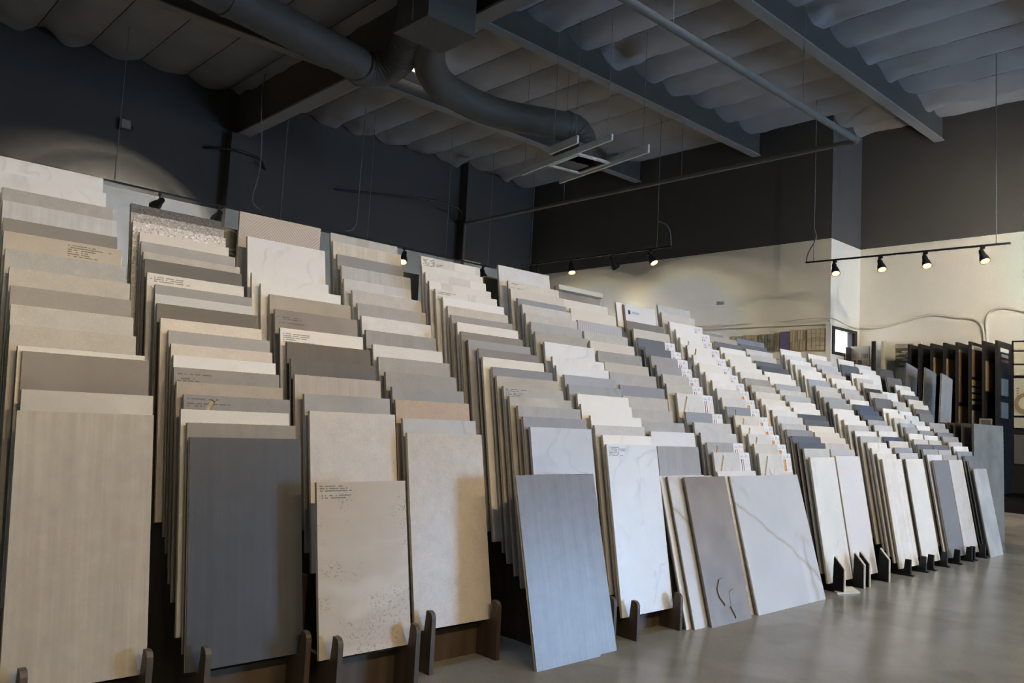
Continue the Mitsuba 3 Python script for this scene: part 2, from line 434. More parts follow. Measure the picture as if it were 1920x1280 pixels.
part(w, 'frame', join(box(SKY0 - 0.02, SKY1 + 0.02, SKYY0 - 0.02, SKYY1 + 0.02, 6.27, 6.30), box(SKY0 - 0.03, SKY0, SKYY0 - 0.02, SKYY1, 6.30, ZC), box(SKY1, SKY1 + 0.03, SKYY0 - 0.02, SKYY1, 6.30, ZC)), 'roof_edge')

# ------------------------------------------------------------------ the stepped racks and their boards
LEAN = math.radians(10.0)
ORD = ['', 'first', 'second', 'third', 'fourth', 'fifth', 'sixth', 'seventh', 'eighth', 'ninth', 'tenth', 'eleventh', 'twelfth', 'thirteenth', 'fourteenth', 'fifteenth',
       'sixteenth', 'seventeenth', 'eighteenth', 'nineteenth', 'twentieth', 'twenty-first']
# column, left x, right x, y of the top edge, z of the top edge, z of the bottom edge, colour as photographed, style, flags (l print at left, r print at right, k red sticker, o orange sticker, h hexagon cut)
BOARDS = """
1 0.593 0.999 2.845 0.982 0.17 148 142 132 w 
1 0.611 1.011 2.902 1.047 0.235 159 155 148 c 
1 0.625 1.023 3.01 1.171 0.359 95 91 87 c 
1 0.614 1.013 3.029 1.188 0.381 182 179 172 p 
1 0.597 0.996 3.086 1.259 0.447 152 147 138 s 
1 0.605 1.001 3.149 1.331 0.519 156 153 147 s 
1 0.61 1.007 3.21 1.401 0.589 115 111 109 s 
1 0.612 1.015 3.27 1.471 0.659 151 147 140 s 
1 0.605 1.013 3.333 1.543 0.731 141 141 140 s 
1 0.606 1.01 3.397 1.616 0.804 154 146 134 p r
1 0.609 1.005 3.446 1.672 0.86 106 103 100 p 
1 0.613 1.017 3.512 1.749 0.937 163 164 165 w 
1 0.616 1.011 3.565 1.809 0.997 140 137 135 s 
1 0.46 0.998 3.629 1.882 1.07 190 191 193 m 
1 0.46 0.999 3.695 1.958 1.146 191 192 193 m l
2 1.105 1.523 2.786 0.914 0.165 60 61 64 w 
2 1.108 1.519 2.828 0.962 0.213 117 111 106 w 
2 1.097 1.509 2.867 1.007 0.258 182 180 175 p 
2 1.12 1.533 2.913 1.059 0.31 112 111 111 s hl
2 1.105 1.518 2.951 1.104 0.354 139 131 122 s 
2 1.108 1.522 2.997 1.156 0.407 115 112 110 s l
2 1.117 1.523 3.036 1.202 0.452 195 195 194 p 
2 1.119 1.524 3.075 1.246 0.497 175 168 160 s 
2 1.121 1.531 3.119 1.297 0.547 132 132 133 p 
2 1.102 1.51 3.16 1.344 0.594 185 177 167 s 
2 1.102 1.51 3.212 1.404 0.654 63 62 63 p 
2 1.103 1.506 3.246 1.443 0.694 167 168 169 p 
2 1.113 1.515 3.283 1.485 0.735 124 125 126 p 
2 1.092 1.493 3.324 1.533 0.783 188 185 179 p l
2 1.096 1.504 3.379 1.595 0.846 72 73 74 p 
2 1.097 1.505 3.406 1.627 0.877 155 151 146 s 
2 1.098 1.498 3.448 1.675 0.925 143 142 141 c 
2 1.101 1.482 3.487 1.72 0.97 186 182 176 p 
2 1.084 1.482 3.53 1.769 1.02 178 174 170 t 
2 1.084 1.486 3.567 1.812 1.062 142 138 135 t 
2 1.093 1.487 3.607 1.857 1.108 72 72 74 t 
3 1.529 1.923 2.657 0.765 0.16 160 153 143 v l
3 1.603 2.008 2.879 1.021 0.413 170 165 161 s 
3 1.606 2.016 2.937 1.088 0.479 131 131 130 c 
3 1.593 2.007 3.004 1.164 0.555 148 141 136 w 
3 1.601 2.013 3.061 1.23 0.62 65 64 66 w 
3 1.609 2.022 3.124 1.303 0.692 66 61 58 w 
3 1.601 2.011 3.176 1.363 0.751 196 194 190 p l
3 1.607 2.02 3.25 1.448 0.835 113 108 105 c l
3 1.607 2.017 3.311 1.517 0.904 143 135 125 c 
3 1.582 1.984 3.352 1.565 0.951 208 208 205 p 
3 1.555 1.939 3.393 1.612 0.998 195 196 196 m 
3 1.597 2.001 3.561 1.805 1.189 210 211 212 m 
4 2.033 2.449 2.816 0.949 0.16 174 167 159 s 
4 2.043 2.453 2.869 1.009 0.22 167 168 169 m 
4 2.046 2.465 2.937 1.087 0.298 163 145 127 s 
4 2.058 2.469 2.986 1.144 0.355 132 132 133 s 
4 2.058 2.466 3.044 1.21 0.421 134 133 132 s 
4 2.053 2.466 3.103 1.278 0.489 141 140 138 s 
4 2.053 2.457 3.153 1.336 0.547 198 196 195 p 
4 2.048 2.458 3.213 1.404 0.616 131 131 133 w 
4 2.058 2.468 3.274 1.475 0.686 198 197 198 s 
4 2.066 2.472 3.331 1.541 0.752 148 147 148 s 
4 2.069 2.481 3.39 1.608 0.819 174 171 169 s 
4 2.049 2.45 3.441 1.666 0.877 185 185 186 q 
4 2.067 2.487 3.504 1.739 0.95 165 165 166 w 
4 2.071 2.475 3.561 1.804 1.015 131 131 133 p 
4 2.08 2.502 3.628 1.881 1.092 187 182 172 w 
4 2.088 2.503 3.671 1.931 1.142 171 169 166 q 
5 2.681 3.113 2.737 0.995 0.12 175 180 191 m 
5 2.669 3.107 2.778 1.042 0.167 131 129 135 s 
5 2.673 3.115 2.821 1.092 0.217 150 149 149 s 
5 2.649 3.086 2.858 1.135 0.26 160 157 152 c 
5 2.646 3.066 2.901 1.184 0.309 157 154 150 s l
5 2.636 3.067 2.944 1.233 0.358 162 157 149 c 
5 2.639 3.063 2.982 1.277 0.402 122 122 130 p 
5 2.607 3.035 3.022 1.324 0.449 203 201 197 p 
5 2.61 3.032 3.06 1.367 0.492 116 113 113 p 
5 2.571 3.003 3.097 1.409 0.534 138 138 143 p 
5 2.549 2.978 3.131 1.448 0.573 119 117 114 p 
5 2.556 2.979 3.174 1.498 0.623 206 204 203 p 
5 2.542 2.966 3.207 1.535 0.66 137 136 137 s 
5 2.549 2.969 3.25 1.585 0.71 179 175 169 s 
5 2.547 2.974 3.292 1.633 0.758 212 212 216 p 
5 2.524 2.952 3.329 1.676 0.801 203 203 202 m l
5 2.509 2.938 3.367 1.719 0.844 206 205 204 q 
5 2.513 2.934 3.41 1.769 0.894 205 204 203 q 
5 2.514 2.939 3.445 1.81 0.935 205 204 202 s 
5 2.542 2.958 3.498 1.87 0.995 204 203 200 q l
6 3.164 3.576 2.675 0.924 0.1 203 209 224 m l
6 3.177 3.597 2.714 0.97 0.145 220 224 232 m 
6 3.159 3.569 2.756 1.017 0.193 186 184 185 s 
6 3.173 3.592 2.798 1.066 0.242 218 221 229 p 
6 3.15 3.566 2.847 1.122 0.298 218 221 229 p 
6 3.168 3.592 2.893 1.175 0.35 218 221 229 p 
6 3.142 3.576 2.935 1.224 0.399 145 148 154 m 
6 3.154 3.578 2.981 1.276 0.451 151 155 165 m 
6 3.132 3.565 3.023 1.324 0.5 210 213 220 m 
6 3.144 3.572 3.066 1.374 0.549 211 213 219 m 
6 3.15 3.566 3.139 1.457 0.633 211 213 219 m 
6 3.12 3.548 3.187 1.513 0.689 155 152 148 m 
6 3.133 3.555 3.237 1.571 0.746 159 159 163 m 
6 3.133 3.564 3.284 1.624 0.8 178 177 176 s 
6 3.147 3.555 3.33 1.677 0.853 185 184 183 s 
6 3.139 3.544 3.362 1.713 0.889 136 142 149 s 
6 3.126 3.566 3.412 1.771 0.947 196 191 183 p 
6 3.147 3.573 3.459 1.825 1.001 199 195 187 s l
6 3.14 3.571 3.546 1.925 1.101 200 201 203 s 
7 3.63 4.019 2.709 0.918 0.09 145 143 142 w 
7 3.658 4.076 2.777 0.996 0.168 210 212 218 p 
7 3.62 4.035 2.823 1.049 0.221 160 159 158 s 
7 3.61 3.996 2.881 1.115 0.287 168 164 162 s 
7 3.607 4.028 2.944 1.188 0.36 174 170 165 s 
7 3.645 4.068 3.0 1.252 0.424 134 134 143 p 
7 3.623 4.064 3.064 1.326 0.498 165 163 164 s 
7 3.635 4.054 3.116 1.385 0.557 178 174 166 p 
7 3.638 4.056 3.175 1.453 0.626 149 148 146 s 
7 3.625 4.045 3.228 1.514 0.687 198 194 188 p 
7 3.624 4.041 3.28 1.574 0.746 178 177 176 s 
7 3.63 4.049 3.341 1.644 0.816 173 173 179 r 
7 3.636 4.069 3.409 1.722 0.895 206 203 196 p 
7 3.619 4.045 3.461 1.781 0.953 208 206 200 p 
7 3.623 4.049 3.537 1.869 1.041 144 139 136 c 
8 4.14 4.532 2.685 0.89 0.08 194 192 191 s hk
8 4.143 4.54 2.733 0.945 0.135 157 154 155 s hk
8 4.146 4.536 2.781 1.0 0.19 188 187 188 s 
8 4.15 4.555 2.833 1.06 0.25 188 187 187 s 
8 4.136 4.534 2.885 1.12 0.31 139 143 152 p k
8 4.18 4.573 2.986 1.236 0.426 206 205 205 p hk
8 4.136 4.527 3.035 1.292 0.482 181 179 174 s k
8 4.163 4.56 3.087 1.352 0.542 181 179 174 s k
8 4.162 4.546 3.136 1.409 0.599 152 150 154 p k
8 4.172 4.576 3.191 1.471 0.661 151 148 152 p k
8 4.171 4.566 3.239 1.526 0.716 99 103 111 p k
8 4.157 4.566 3.293 1.588 0.778 99 103 111 p k
8 4.181 4.579 3.349 1.653 0.843 191 188 182 p 
8 4.163 4.569 3.395 1.706 0.896 119 115 113 p 
8 4.189 4.601 3.512 1.841 1.031 231 232 235 m 
9 4.644 5.044 2.684 0.888 0.07 205 203 201 s ho
9 4.672 5.073 2.733 0.944 0.126 197 194 189 s o
9 4.687 5.074 2.785 1.004 0.186 207 205 202 s ho
9 4.677 5.077 2.834 1.061 0.243 219 217 212 p ho
9 4.681 5.094 2.885 1.12 0.301 205 200 192 s ho
9 4.657 5.067 2.932 1.174 0.356 136 139 148 p hk
9 4.683 5.091 2.985 1.234 0.416 202 201 199 s o
9 4.7 5.1 3.037 1.294 0.476 205 204 202 s o
9 4.717 5.114 3.086 1.35 0.532 224 223 223 s k
9 4.705 5.113 3.134 1.406 0.588 231 231 233 m k
9 4.706 5.112 3.187 1.467 0.649 221 220 217 p k
9 4.708 5.111 3.238 1.525 0.707 231 231 233 p k
9 4.719 5.119 3.297 1.593 0.775 229 228 227 p hk
9 4.696 5.093 3.344 1.647 0.829 230 230 230 p hk
9 4.717 5.139 3.397 1.708 0.89 231 231 233 p k
9 4.707 5.116 3.447 1.765 0.947 230 230 230 p k
9 4.688 5.096 3.505 1.832 1.014 193 190 186 s 
9 4.71 5.113 3.557 1.893 1.074 181 182 183 s 
10 5.279 5.639 2.664 0.866 0.05 218 221 229 m 
10 5.287 5.658 2.713 0.922 0.106 187 189 189 s 
10 5.274 5.654 2.746 0.96 0.144 79 79 87 w 
10 5.249 5.64 2.784 1.003 0.187 89 89 97 w 
10 5.241 5.615 2.82 1.045 0.229 137 136 139 w 
10 5.234 5.583 2.855 1.085 0.269 182 179 177 s 
10 5.255 5.617 2.899 1.135 0.32 199 199 202 s 
10 5.248 5.604 2.935 1.177 0.362 215 215 217 p 
10 5.21 5.555 2.965 1.212 0.396 222 222 222 p 
10 5.21 5.548 3.001 1.253 0.437 213 210 202 p 
10 5.206 5.547 3.044 1.302 0.487 205 202 196 s 
10 5.214 5.55 3.085 1.349 0.534 180 176 167 s 
10 5.198 5.549 3.128 1.399 0.583 157 151 145 c 
10 5.194 5.577 3.166 1.443 0.627 211 209 204 s 
10 5.181 5.555 3.201 1.483 0.667 217 215 212 p 
10 5.179 5.541 3.243 1.531 0.715 216 215 211 p 
10 5.176 5.542 3.287 1.581 0.765 216 214 209 p 
10 5.176 5.523 3.325 1.625 0.81 227 227 224 p 
10 5.148 5.511 3.359 1.665 0.849 102 104 108 s 
10 5.139 5.511 3.396 1.707 0.891 163 157 150 p 
11 5.674 6.061 2.671 0.874 0.05 216 216 223 p 
11 5.675 6.063 2.711 0.92 0.096 181 181 185 s 
11 5.663 6.042 2.746 0.96 0.136 189 182 177 w 
11 5.664 6.058 2.782 1.002 0.178 208 200 194 p 
11 5.639 6.025 2.813 1.037 0.213 213 206 197 p 
11 5.621 6.021 2.852 1.081 0.257 218 212 203 p 
11 5.627 6.012 2.888 1.123 0.299 87 87 89 s 
11 5.608 6.028 2.923 1.163 0.339 77 77 79 s 
11 5.599 6.01 2.961 1.207 0.382 231 231 235 p 
11 5.614 6.016 3.001 1.253 0.429 231 233 235 m 
11 5.62 6.014 3.041 1.299 0.475 175 176 176 s 
11 5.6 6.003 3.076 1.339 0.515 192 189 186 s 
11 5.607 5.989 3.114 1.383 0.558 162 162 166 p 
11 5.598 5.996 3.159 1.434 0.61 228 228 230 p 
11 5.578 5.985 3.193 1.474 0.65 228 228 228 p 
11 5.593 6.006 3.231 1.517 0.693 81 81 83 p 
11 5.558 5.976 3.264 1.556 0.732 93 95 101 p 
11 5.557 5.953 3.306 1.604 0.78 179 178 177 s 
11 5.563 5.962 3.344 1.648 0.823 190 189 189 s 
11 5.527 5.932 3.377 1.685 0.861 98 100 104 s 
11 5.542 5.95 3.417 1.731 0.907 117 123 131 c 
12 6.425 6.79 2.655 0.856 0.045 223 224 232 w 
12 6.408 6.768 2.689 0.894 0.083 213 212 212 s 
12 6.394 6.769 2.725 0.936 0.125 231 231 235 p 
12 6.399 6.762 2.762 0.978 0.167 231 233 235 p 
12 6.355 6.741 2.8 1.022 0.211 174 172 169 s 
12 6.343 6.744 2.836 1.063 0.252 231 231 235 p 
12 6.298 6.68 2.873 1.106 0.295 183 181 179 s 
12 6.312 6.704 2.909 1.147 0.337 223 225 229 p 
12 6.273 6.663 2.945 1.188 0.378 225 226 230 p 
12 6.267 6.644 2.981 1.23 0.419 225 228 230 p 
12 6.29 6.688 3.025 1.281 0.47 151 152 149 w 
12 6.271 6.662 3.06 1.321 0.511 152 153 152 w 
12 6.28 6.667 3.102 1.369 0.558 187 184 179 w 
12 6.292 6.669 3.14 1.413 0.602 192 188 184 p 
12 6.253 6.63 3.183 1.462 0.651 156 162 168 s 
12 6.23 6.603 3.207 1.49 0.679 223 225 227 m 
12 6.257 6.618 3.252 1.541 0.73 220 222 224 m 
12 6.219 6.587 3.285 1.58 0.769 212 214 214 s 
12 6.197 6.556 3.319 1.619 0.808 219 221 221 p 
12 6.174 6.538 3.355 1.659 0.849 202 205 209 s 
12 6.182 6.533 3.397 1.708 0.897 228 230 230 p 
13 6.882 7.242 2.657 0.858 0.045 220 223 231 p 
13 6.851 7.233 2.696 0.903 0.09 184 184 186 s 
13 6.848 7.209 2.732 0.944 0.132 147 147 153 p 
13 6.845 7.235 2.776 0.994 0.182 202 199 191 p 
13 6.795 7.186 2.804 1.027 0.214 62 68 92 p 
13 6.807 7.178 2.844 1.073 0.26 219 219 224 p 
13 6.808 7.175 2.885 1.12 0.307 189 189 189 s 
13 6.778 7.161 2.921 1.161 0.349 158 157 156 s 
13 6.75 7.142 2.954 1.199 0.387 81 85 93 p 
13 6.763 7.155 2.991 1.241 0.429 70 75 89 p 
13 6.744 7.129 3.027 1.283 0.47 70 74 87 p 
13 6.75 7.121 3.064 1.325 0.512 231 233 235 p 
13 6.744 7.115 3.107 1.374 0.562 178 172 167 s 
13 6.756 7.107 3.143 1.417 0.604 178 178 180 s 
13 6.738 7.117 3.178 1.456 0.644 219 219 221 p 
13 6.731 7.099 3.217 1.502 0.689 231 231 233 p 
13 6.689 7.065 3.248 1.536 0.724 195 190 184 p 
13 6.682 7.047 3.281 1.575 0.762 181 178 175 s 
13 6.662 7.033 3.318 1.617 0.805 178 178 183 s 
13 6.65 7.017 3.36 1.666 0.854 202 197 194 p 
13 6.656 7.001 3.397 1.709 0.896 224 223 223 p 
14 7.442 7.8 2.648 0.847 0.045 114 114 116 p 
14 7.417 7.763 2.687 0.892 0.089 210 212 221 p 
14 7.424 7.771 2.725 0.936 0.133 145 145 143 s 
14 7.388 7.73 2.759 0.975 0.173 93 91 95 p 
14 7.413 7.733 2.796 1.017 0.215 193 188 188 p 
14 7.41 7.729 2.838 1.065 0.263 219 220 219 p 
14 7.455 7.735 2.886 1.12 0.318 146 146 146 w 
14 7.42 7.745 2.914 1.153 0.351 167 169 169 w 
14 7.377 7.742 2.951 1.195 0.393 200 202 202 m 
14 7.352 7.694 2.988 1.238 0.435 225 227 227 p 
14 7.305 7.632 3.02 1.275 0.473 225 228 230 p 
14 7.319 7.676 3.099 1.366 0.563 99 97 96 w 
14 7.323 7.698 3.143 1.417 0.614 182 179 176 s 
14 7.295 7.624 3.173 1.451 0.649 54 52 52 w 
14 7.352 7.707 3.218 1.503 0.7 211 210 208 s 
14 7.296 7.643 3.253 1.543 0.74 189 185 180 s 
14 7.266 7.632 3.29 1.586 0.783 222 225 225 p 
14 7.195 7.542 3.354 1.659 0.856 83 85 91 w 
14 7.235 7.564 3.401 1.713 0.91 210 214 216 p 
15 7.812 8.155 2.649 0.849 0.045 191 189 187 s 
15 7.776 8.118 2.686 0.891 0.088 156 151 149 p 
15 7.778 8.089 2.722 0.933 0.129 168 164 160 p 
15 7.761 8.107 2.759 0.975 0.171 94 92 94 p 
15 7.758 8.054 2.794 1.015 0.211 184 181 177 p 
15 7.742 8.071 2.83 1.056 0.253 216 218 218 p 
15 7.73 8.056 2.867 1.099 0.295 134 134 136 p 
15 7.76 8.074 2.904 1.142 0.338 221 220 221 p 
15 7.738 8.052 2.941 1.184 0.38 195 202 204 m 
15 7.707 8.013 2.981 1.23 0.427 200 204 206 m 
15 7.645 7.932 3.011 1.265 0.461 217 219 223 p 
15 7.682 7.977 3.05 1.31 0.506 178 175 170 s 
15 7.69 7.989 3.091 1.356 0.553 176 172 169 s 
15 7.637 7.973 3.163 1.439 0.636 213 216 222 p 
15 7.547 7.937 3.309 1.607 0.803 216 218 218 p 
15 7.55 7.922 3.346 1.65 0.846 209 211 213 p 
15 7.553 7.894 3.381 1.69 0.886 197 199 201 p 
16 8.303 8.688 2.644 0.843 0.045 99 99 99 c 
16 8.31 8.665 2.681 0.885 0.087 95 95 95 c 
16 8.223 8.622 2.714 0.924 0.126 126 126 128 p 
16 8.243 8.637 2.754 0.969 0.171 212 214 214 p 
16 8.214 8.571 2.787 1.007 0.209 175 172 167 s 
16 8.191 8.598 2.83 1.056 0.258 144 137 132 s 
16 8.149 8.557 2.86 1.09 0.293 112 112 114 p 
16 8.142 8.529 2.892 1.128 0.33 152 150 147 s 
16 8.147 8.556 2.936 1.179 0.381 147 143 138 s 
16 8.1 8.448 3.006 1.259 0.461 105 101 98 p 
16 8.112 8.485 3.045 1.303 0.505 95 89 86 p 
16 8.163 8.536 3.086 1.351 0.553 189 186 176 p 
16 8.139 8.508 3.124 1.395 0.597 189 184 175 p 
16 8.131 8.494 3.162 1.438 0.64 99 97 96 p 
16 8.142 8.502 3.204 1.486 0.688 219 219 221 p 
16 8.133 8.509 3.245 1.533 0.735 202 204 204 p 
16 8.078 8.445 3.309 1.607 0.809 92 88 85 p 
16 8.069 8.417 3.382 1.691 0.893 64 60 57 p
"""
WHITE_AT = {1: .46, 2: .49, 3: .52, 4: .62, 5: .63, 6: .66, 7: .68, 8: .69, 9: .69}   # per-column divisor; lower values brighten the board colours where light is lacking
UP = np.array([0, math.sin(LEAN), math.cos(LEAN)])
BACK = np.array([0, math.cos(LEAN), -math.sin(LEAN)])
FACE_D, BACK_D = 0.005, 0.009


def colour_name(r, g, b):
    m, s = (r + g + b) / 3, max(r, g, b) - min(r, g, b)
    if r - b > 45 and m < 185:
        return 'orange tan'
    if b - r > 22 and m < 120:
        return 'navy blue'
    if m > 222:
        return 'white' if r - b < 12 else 'creamy white'
    if m > 203:
        return 'off-white' if r - b < 12 else 'cream'
    if m > 178:
        return 'pale blue grey' if b - r > 6 else 'light grey' if r - b < 9 else 'light beige'
    if m > 150:
        return 'blue grey' if b - r > 5 else 'grey' if r - b < 10 else 'beige'
    if m > 118:
        return 'slate grey' if b - r > 4 else 'warm grey' if r - b < 12 else 'taupe'
    if m > 95:
        return 'dark grey'
    return 'charcoal' if r - b < 10 else 'dark brown'


LOOK = {'p': '', 's': 'fine-grained', 'm': 'marble-look', 'w': 'wood-grain', 'c': 'cloudy', 't': 'terrazzo', 'q': 'patchwork', 'r': 'ribbed', 'v': 'travertine', 'h': 'hatched', 'd': 'medallion', 'g': 'onyx-look'}


def hex_cut(w, h):
    """Face outline with the hexagon shaped grooves of the mosaic cut out."""
    a = LineString([(0.26 * w, 0.018), (0.075 * w, 0.165), (0.20 * w, 0.262)]).buffer(0.0085, cap_style=2, join_style=2)
    b = LineString([(0.25 * w, 0.085), (0.50 * w, 0.27)]).buffer(0.0016)
    c = LineString([(0.45 * w, 0.09), (0.27 * w, 0.275)]).buffer(0.0016)
    return sbox(0, 0, w, h).difference(unary_union([a, b, c]))


def slab(key, o, ex, ez, ey, w, h, num, fd=FACE_D, bd=BACK_D, poly=None, backing='board_backing'):
    """A tile sample: printed tile in front, backer behind. o = top left corner of the front face, ex to the right, ez up, ey to the back."""
    ex, ey, ez = (np.asarray(e, float) for e in (ex, ey, ez))
    for nm, d0, d, m, pl in (('tile_face', 0.0, fd, 'board_face', poly), ('backing', fd, bd, backing, None)):
        xyz, f, uv = panel_uv(w, h, d, pl)
        v = np.asarray(o) + xyz[:, :1] * ex + (xyz[:, 1:2] + d0) * ey + xyz[:, 2:] * ez
        uv = uv + [4.0 * num + 0.0, 0.0]
        part(key, nm, trimesh.Trimesh(v, f, process=False), m, uv=uv)


bsdf('white_board', principled((0.74, 0.74, 0.76), 0.4))
flat('sheet_pale', (176, 180, 204), 0.5)
flat('sheet_white', (200, 196, 186), 0.45)
flat('sheet_rust', (112, 88, 78), 0.45)
flat('sheet_purple', (52, 44, 96), 0.45)
cols = {}
for line in BOARDS.strip().split('\n'):
    c, xl, xr, y, z, zb, r, g, b, s, *fl = line.split()
    cols.setdefault(int(c), []).append((float(xl), float(xr), float(y), float(z), float(zb), int(r), int(g), int(b), s, fl[0] if fl else ''))


def sticker(key, o, w, h, orange):
    sw, sh = 0.115, min(0.12, h * 0.3)
    xyz, f, uv = panel_uv(sw, sh, 0.0012)
    v = np.asarray(o) + np.array([w - sw - 0.002, 0, 0]) - UP * 0.002 - BACK * 0.0012 + xyz[:, :1] * np.array([1, 0, 0]) + xyz[:, 1:2] * BACK + xyz[:, 2:] * UP
    uv = uv / [sw * 1.0001, sh] + [1.0 if orange else 0.0, 0.0]
    part(key, 'sticker', trimesh.Trimesh(v, f, process=False), 'sticker_print', 'white printed sticker with %s bars' % ('orange' if orange else 'black and red'), uv=uv)


for c, rows in cols.items():
    for i, (xl, xr, y, z, zb, r, g, b, s, fl) in enumerate(rows):
        w, h = xr - xl, (z - zb) / math.cos(LEAN)
        alb = np.clip(lin((r, g, b)) * 0.80 / WHITE_AT.get(c, 0.68), 0.015, 0.86)
        num = face(alb, s, 1 if 'l' in fl else 2 if 'r' in fl else 0)
        look = ' '.join(x for x in (colour_name(r, g, b), LOOK[s]) if x)
        extra = ' hexagon-cut' if 'h' in fl else ''
        sort = 'stickered ' if ('k' in fl or 'o' in fl) else 'printed ' if ('l' in fl or 'r' in fl) else ''
        where = ('front board' if i == 0 else f'board {ORD[i + 1]} from the front')
        key = thing('sample_board', f'{look}{extra} {sort}tile sample, {where}, {ORD[c]} rack from left', 'tile sample', 'tile sample boards standing in the stepped racks')
        o = np.array([xl, y, z])
        slab(key, o, (1, 0, 0), UP, BACK, w, h, num, poly=hex_cut(w, h) if 'h' in fl else None)
        if c == 8 and i == len(rows) - 1:
            def plate(nm, u0, u1, v0, v1, t, mat):
                m = frame_mesh(box(u0, u1, -t, 0, -v1, -v0), o, (1, 0, 0), BACK, UP)
                part(key, nm, m, mat)
            plate('inset_panel', 0.075, w, 0.004, 0.20, 0.012, 'white_board')
            plate('edge_strip', 0.060, 0.074, 0.012, 0.20, 0.010, 'sheet_rust')
            plate('logo_mark', 0.105, 0.130, 0.045, 0.075, 0.0125, 'sheet_purple')
            plate('caption', 0.145, 0.225, 0.052, 0.068, 0.0125, 'sheet_pale')
        if c == 7 and i == len(rows) - 1:
            part(key, 'lip', frame_mesh(box(0, w, -0.03, 0.0, -0.028, 0.004), o, (1, 0, 0), BACK, UP), 'sheet_white', 'pale protruding top lip')
        if 'k' in fl or 'o' in fl:
            sticker(key, o, w, h, 'o' in fl)


def rack_side(rows, low, wood):
    """Outline in (y, z) of a rack's side: fin in front, then one step under each board."""
    tl = math.tan(LEAN)
    base = [(r[2] - (r[3] - r[4]) * tl, r[4]) for r in rows]
    y0, z0 = base[0]
    fin = z0 + (0.085 if wood else 0.175 if wood is None else 0.075)
    yf = y0 - (0.085 if wood is None else 0.062)
    top = [(yf + 0.042 * (1 - math.cos(a)) * 0.6, fin - 0.03 + 0.03 * math.sin(a)) for a in np.linspace(0, math.pi / 2, 5)] if wood else [(yf, fin - 0.07), (yf + 0.062, fin)] if wood is None else [(yf, fin)]
    if low:
        top = [(y0 - 0.03, z0 - 0.01)]
    P = [(y0 - 0.03 if low else yf, 0)] + top + ([] if low else [(yf + (0.066 if wood is None else 0.040), fin)]) + [(y0 - 0.012, z0 - 0.002)]
    zl = z0 - 0.002
    for k in range(1, len(base)):
        yk, zk = base[k]
        zk -= 0.002
        yr = yk + 0.004
        if zk > zl + 0.004:
            P += [(yr + 0.016, zl), (yr + 0.016, zl), (yr + 0.017, zk)] if False else [(max(P[-1][0] + 0.002, yk - 0.006), zl), (max(P[-1][0] + 0.003, yk - 0.005), zk)]
            zl = zk
    yb = base[-1][0] + 0.08
    P += [(yb, zl), (yb, 0)]
    return Polygon(P).buffer(0), yf, z0, yb, zl, fin


def x_prism(poly, x0, t):
    m = prism(poly, t)                      # (y, z, thickness)
    return frame_mesh(m, (x0, 0, 0), (0, 1, 0), (0, 0, 1), (1, 0, 0))


for c, rows in cols.items():
    wood = True if c <= 7 else None if c <= 11 else False
    mat = 'walnut' if c <= 7 else 'black_wood' if c <= 11 else 'black_metal'
    key = thing('display_rack', f'{"dark brown wooden" if c <= 7 else "black wooden" if c <= 11 else "black metal"} stepped display rack holding the {ORD[c]} column of boards from left', 'display rack', 'stepped display racks in the row')
    poly, yf, z0, yb, zl, fin = rack_side(rows, c in (8, 9, 16), wood)
    x0, x1 = rows[0][0], rows[0][1]
    for j, xs in enumerate((x0 + 0.035, x1 - 0.055 + (0.03 if wood is not False else 0.02))):
        part(key, 'side_panel', x_prism(poly, xs, 0.02), mat)
        if wood is None and c > 9:
            part(key, 'front_edge', x_prism(Polygon([(yf - 0.006, 0), (yf - 0.006, fin - 0.068), (yf + 0.060, fin + 0.007), (yf + 0.062, fin), (yf, fin - 0.07), (yf, 0)]), xs, 0.02), 'white_edge', 'pale bare front edge of the black side panel')
        if wood is False and c < 16:
            part(key, 'foot', box(xs - 0.012, xs + 0.032, yf - 0.02, yf + 0.10, 0, 0.012), mat)
    xa, xb = x0 + 0.055, x1 - 0.055 + (0.03 if wood is not False else 0.02)
    if wood is not False:
        part(key, 'kick_panel', box(xa, xb, yf + 0.13, yf + 0.148, 0.0, max(0.03, z0 - 0.03)), mat)
    part(key, 'back_rail', box(xa, xb, yb - 0.03, yb - 0.01, zl - 0.12, zl - 0.02), mat)

# ------------------------------------------------------------------ boards and panels behind the columns
def upright(name, label, x0, x1, y, z0, z1, rgb, style, lean=8.0, t=0.014, cat='tile sample', group=None, k=0.8, tilt=0.0, poly=None, text=0, edge='board_backing'):
    """A board standing at y (front of its bottom edge), leaning back by lean degrees, tilted sideways by tilt degrees."""
    key = thing(name, label, cat, group)
    a, q = math.radians(lean), math.radians(tilt)
    up, back = np.array([0, math.sin(a), math.cos(a)]), np.array([0, math.cos(a), -math.sin(a)])
    ex = np.array([1.0, 0, 0])
    ex2, up2 = ex * math.cos(q) - up * math.sin(q), up * math.cos(q) + ex * math.sin(q)
    h = (z1 - z0) / (math.cos(a) * math.cos(q))
    o = np.array([x0, y, z0]) + up2 * h
    num = face(np.clip(lin(rgb) * k, 0.01, 0.86), style, text)
    slab(key, o, ex2, up2, back, x1 - x0, h, num, t * 0.4, t * 0.6, poly=poly, backing='edge_shaded' if 'slab' in name else edge)  # loose slabs take the backing with shade in its colour
    return key


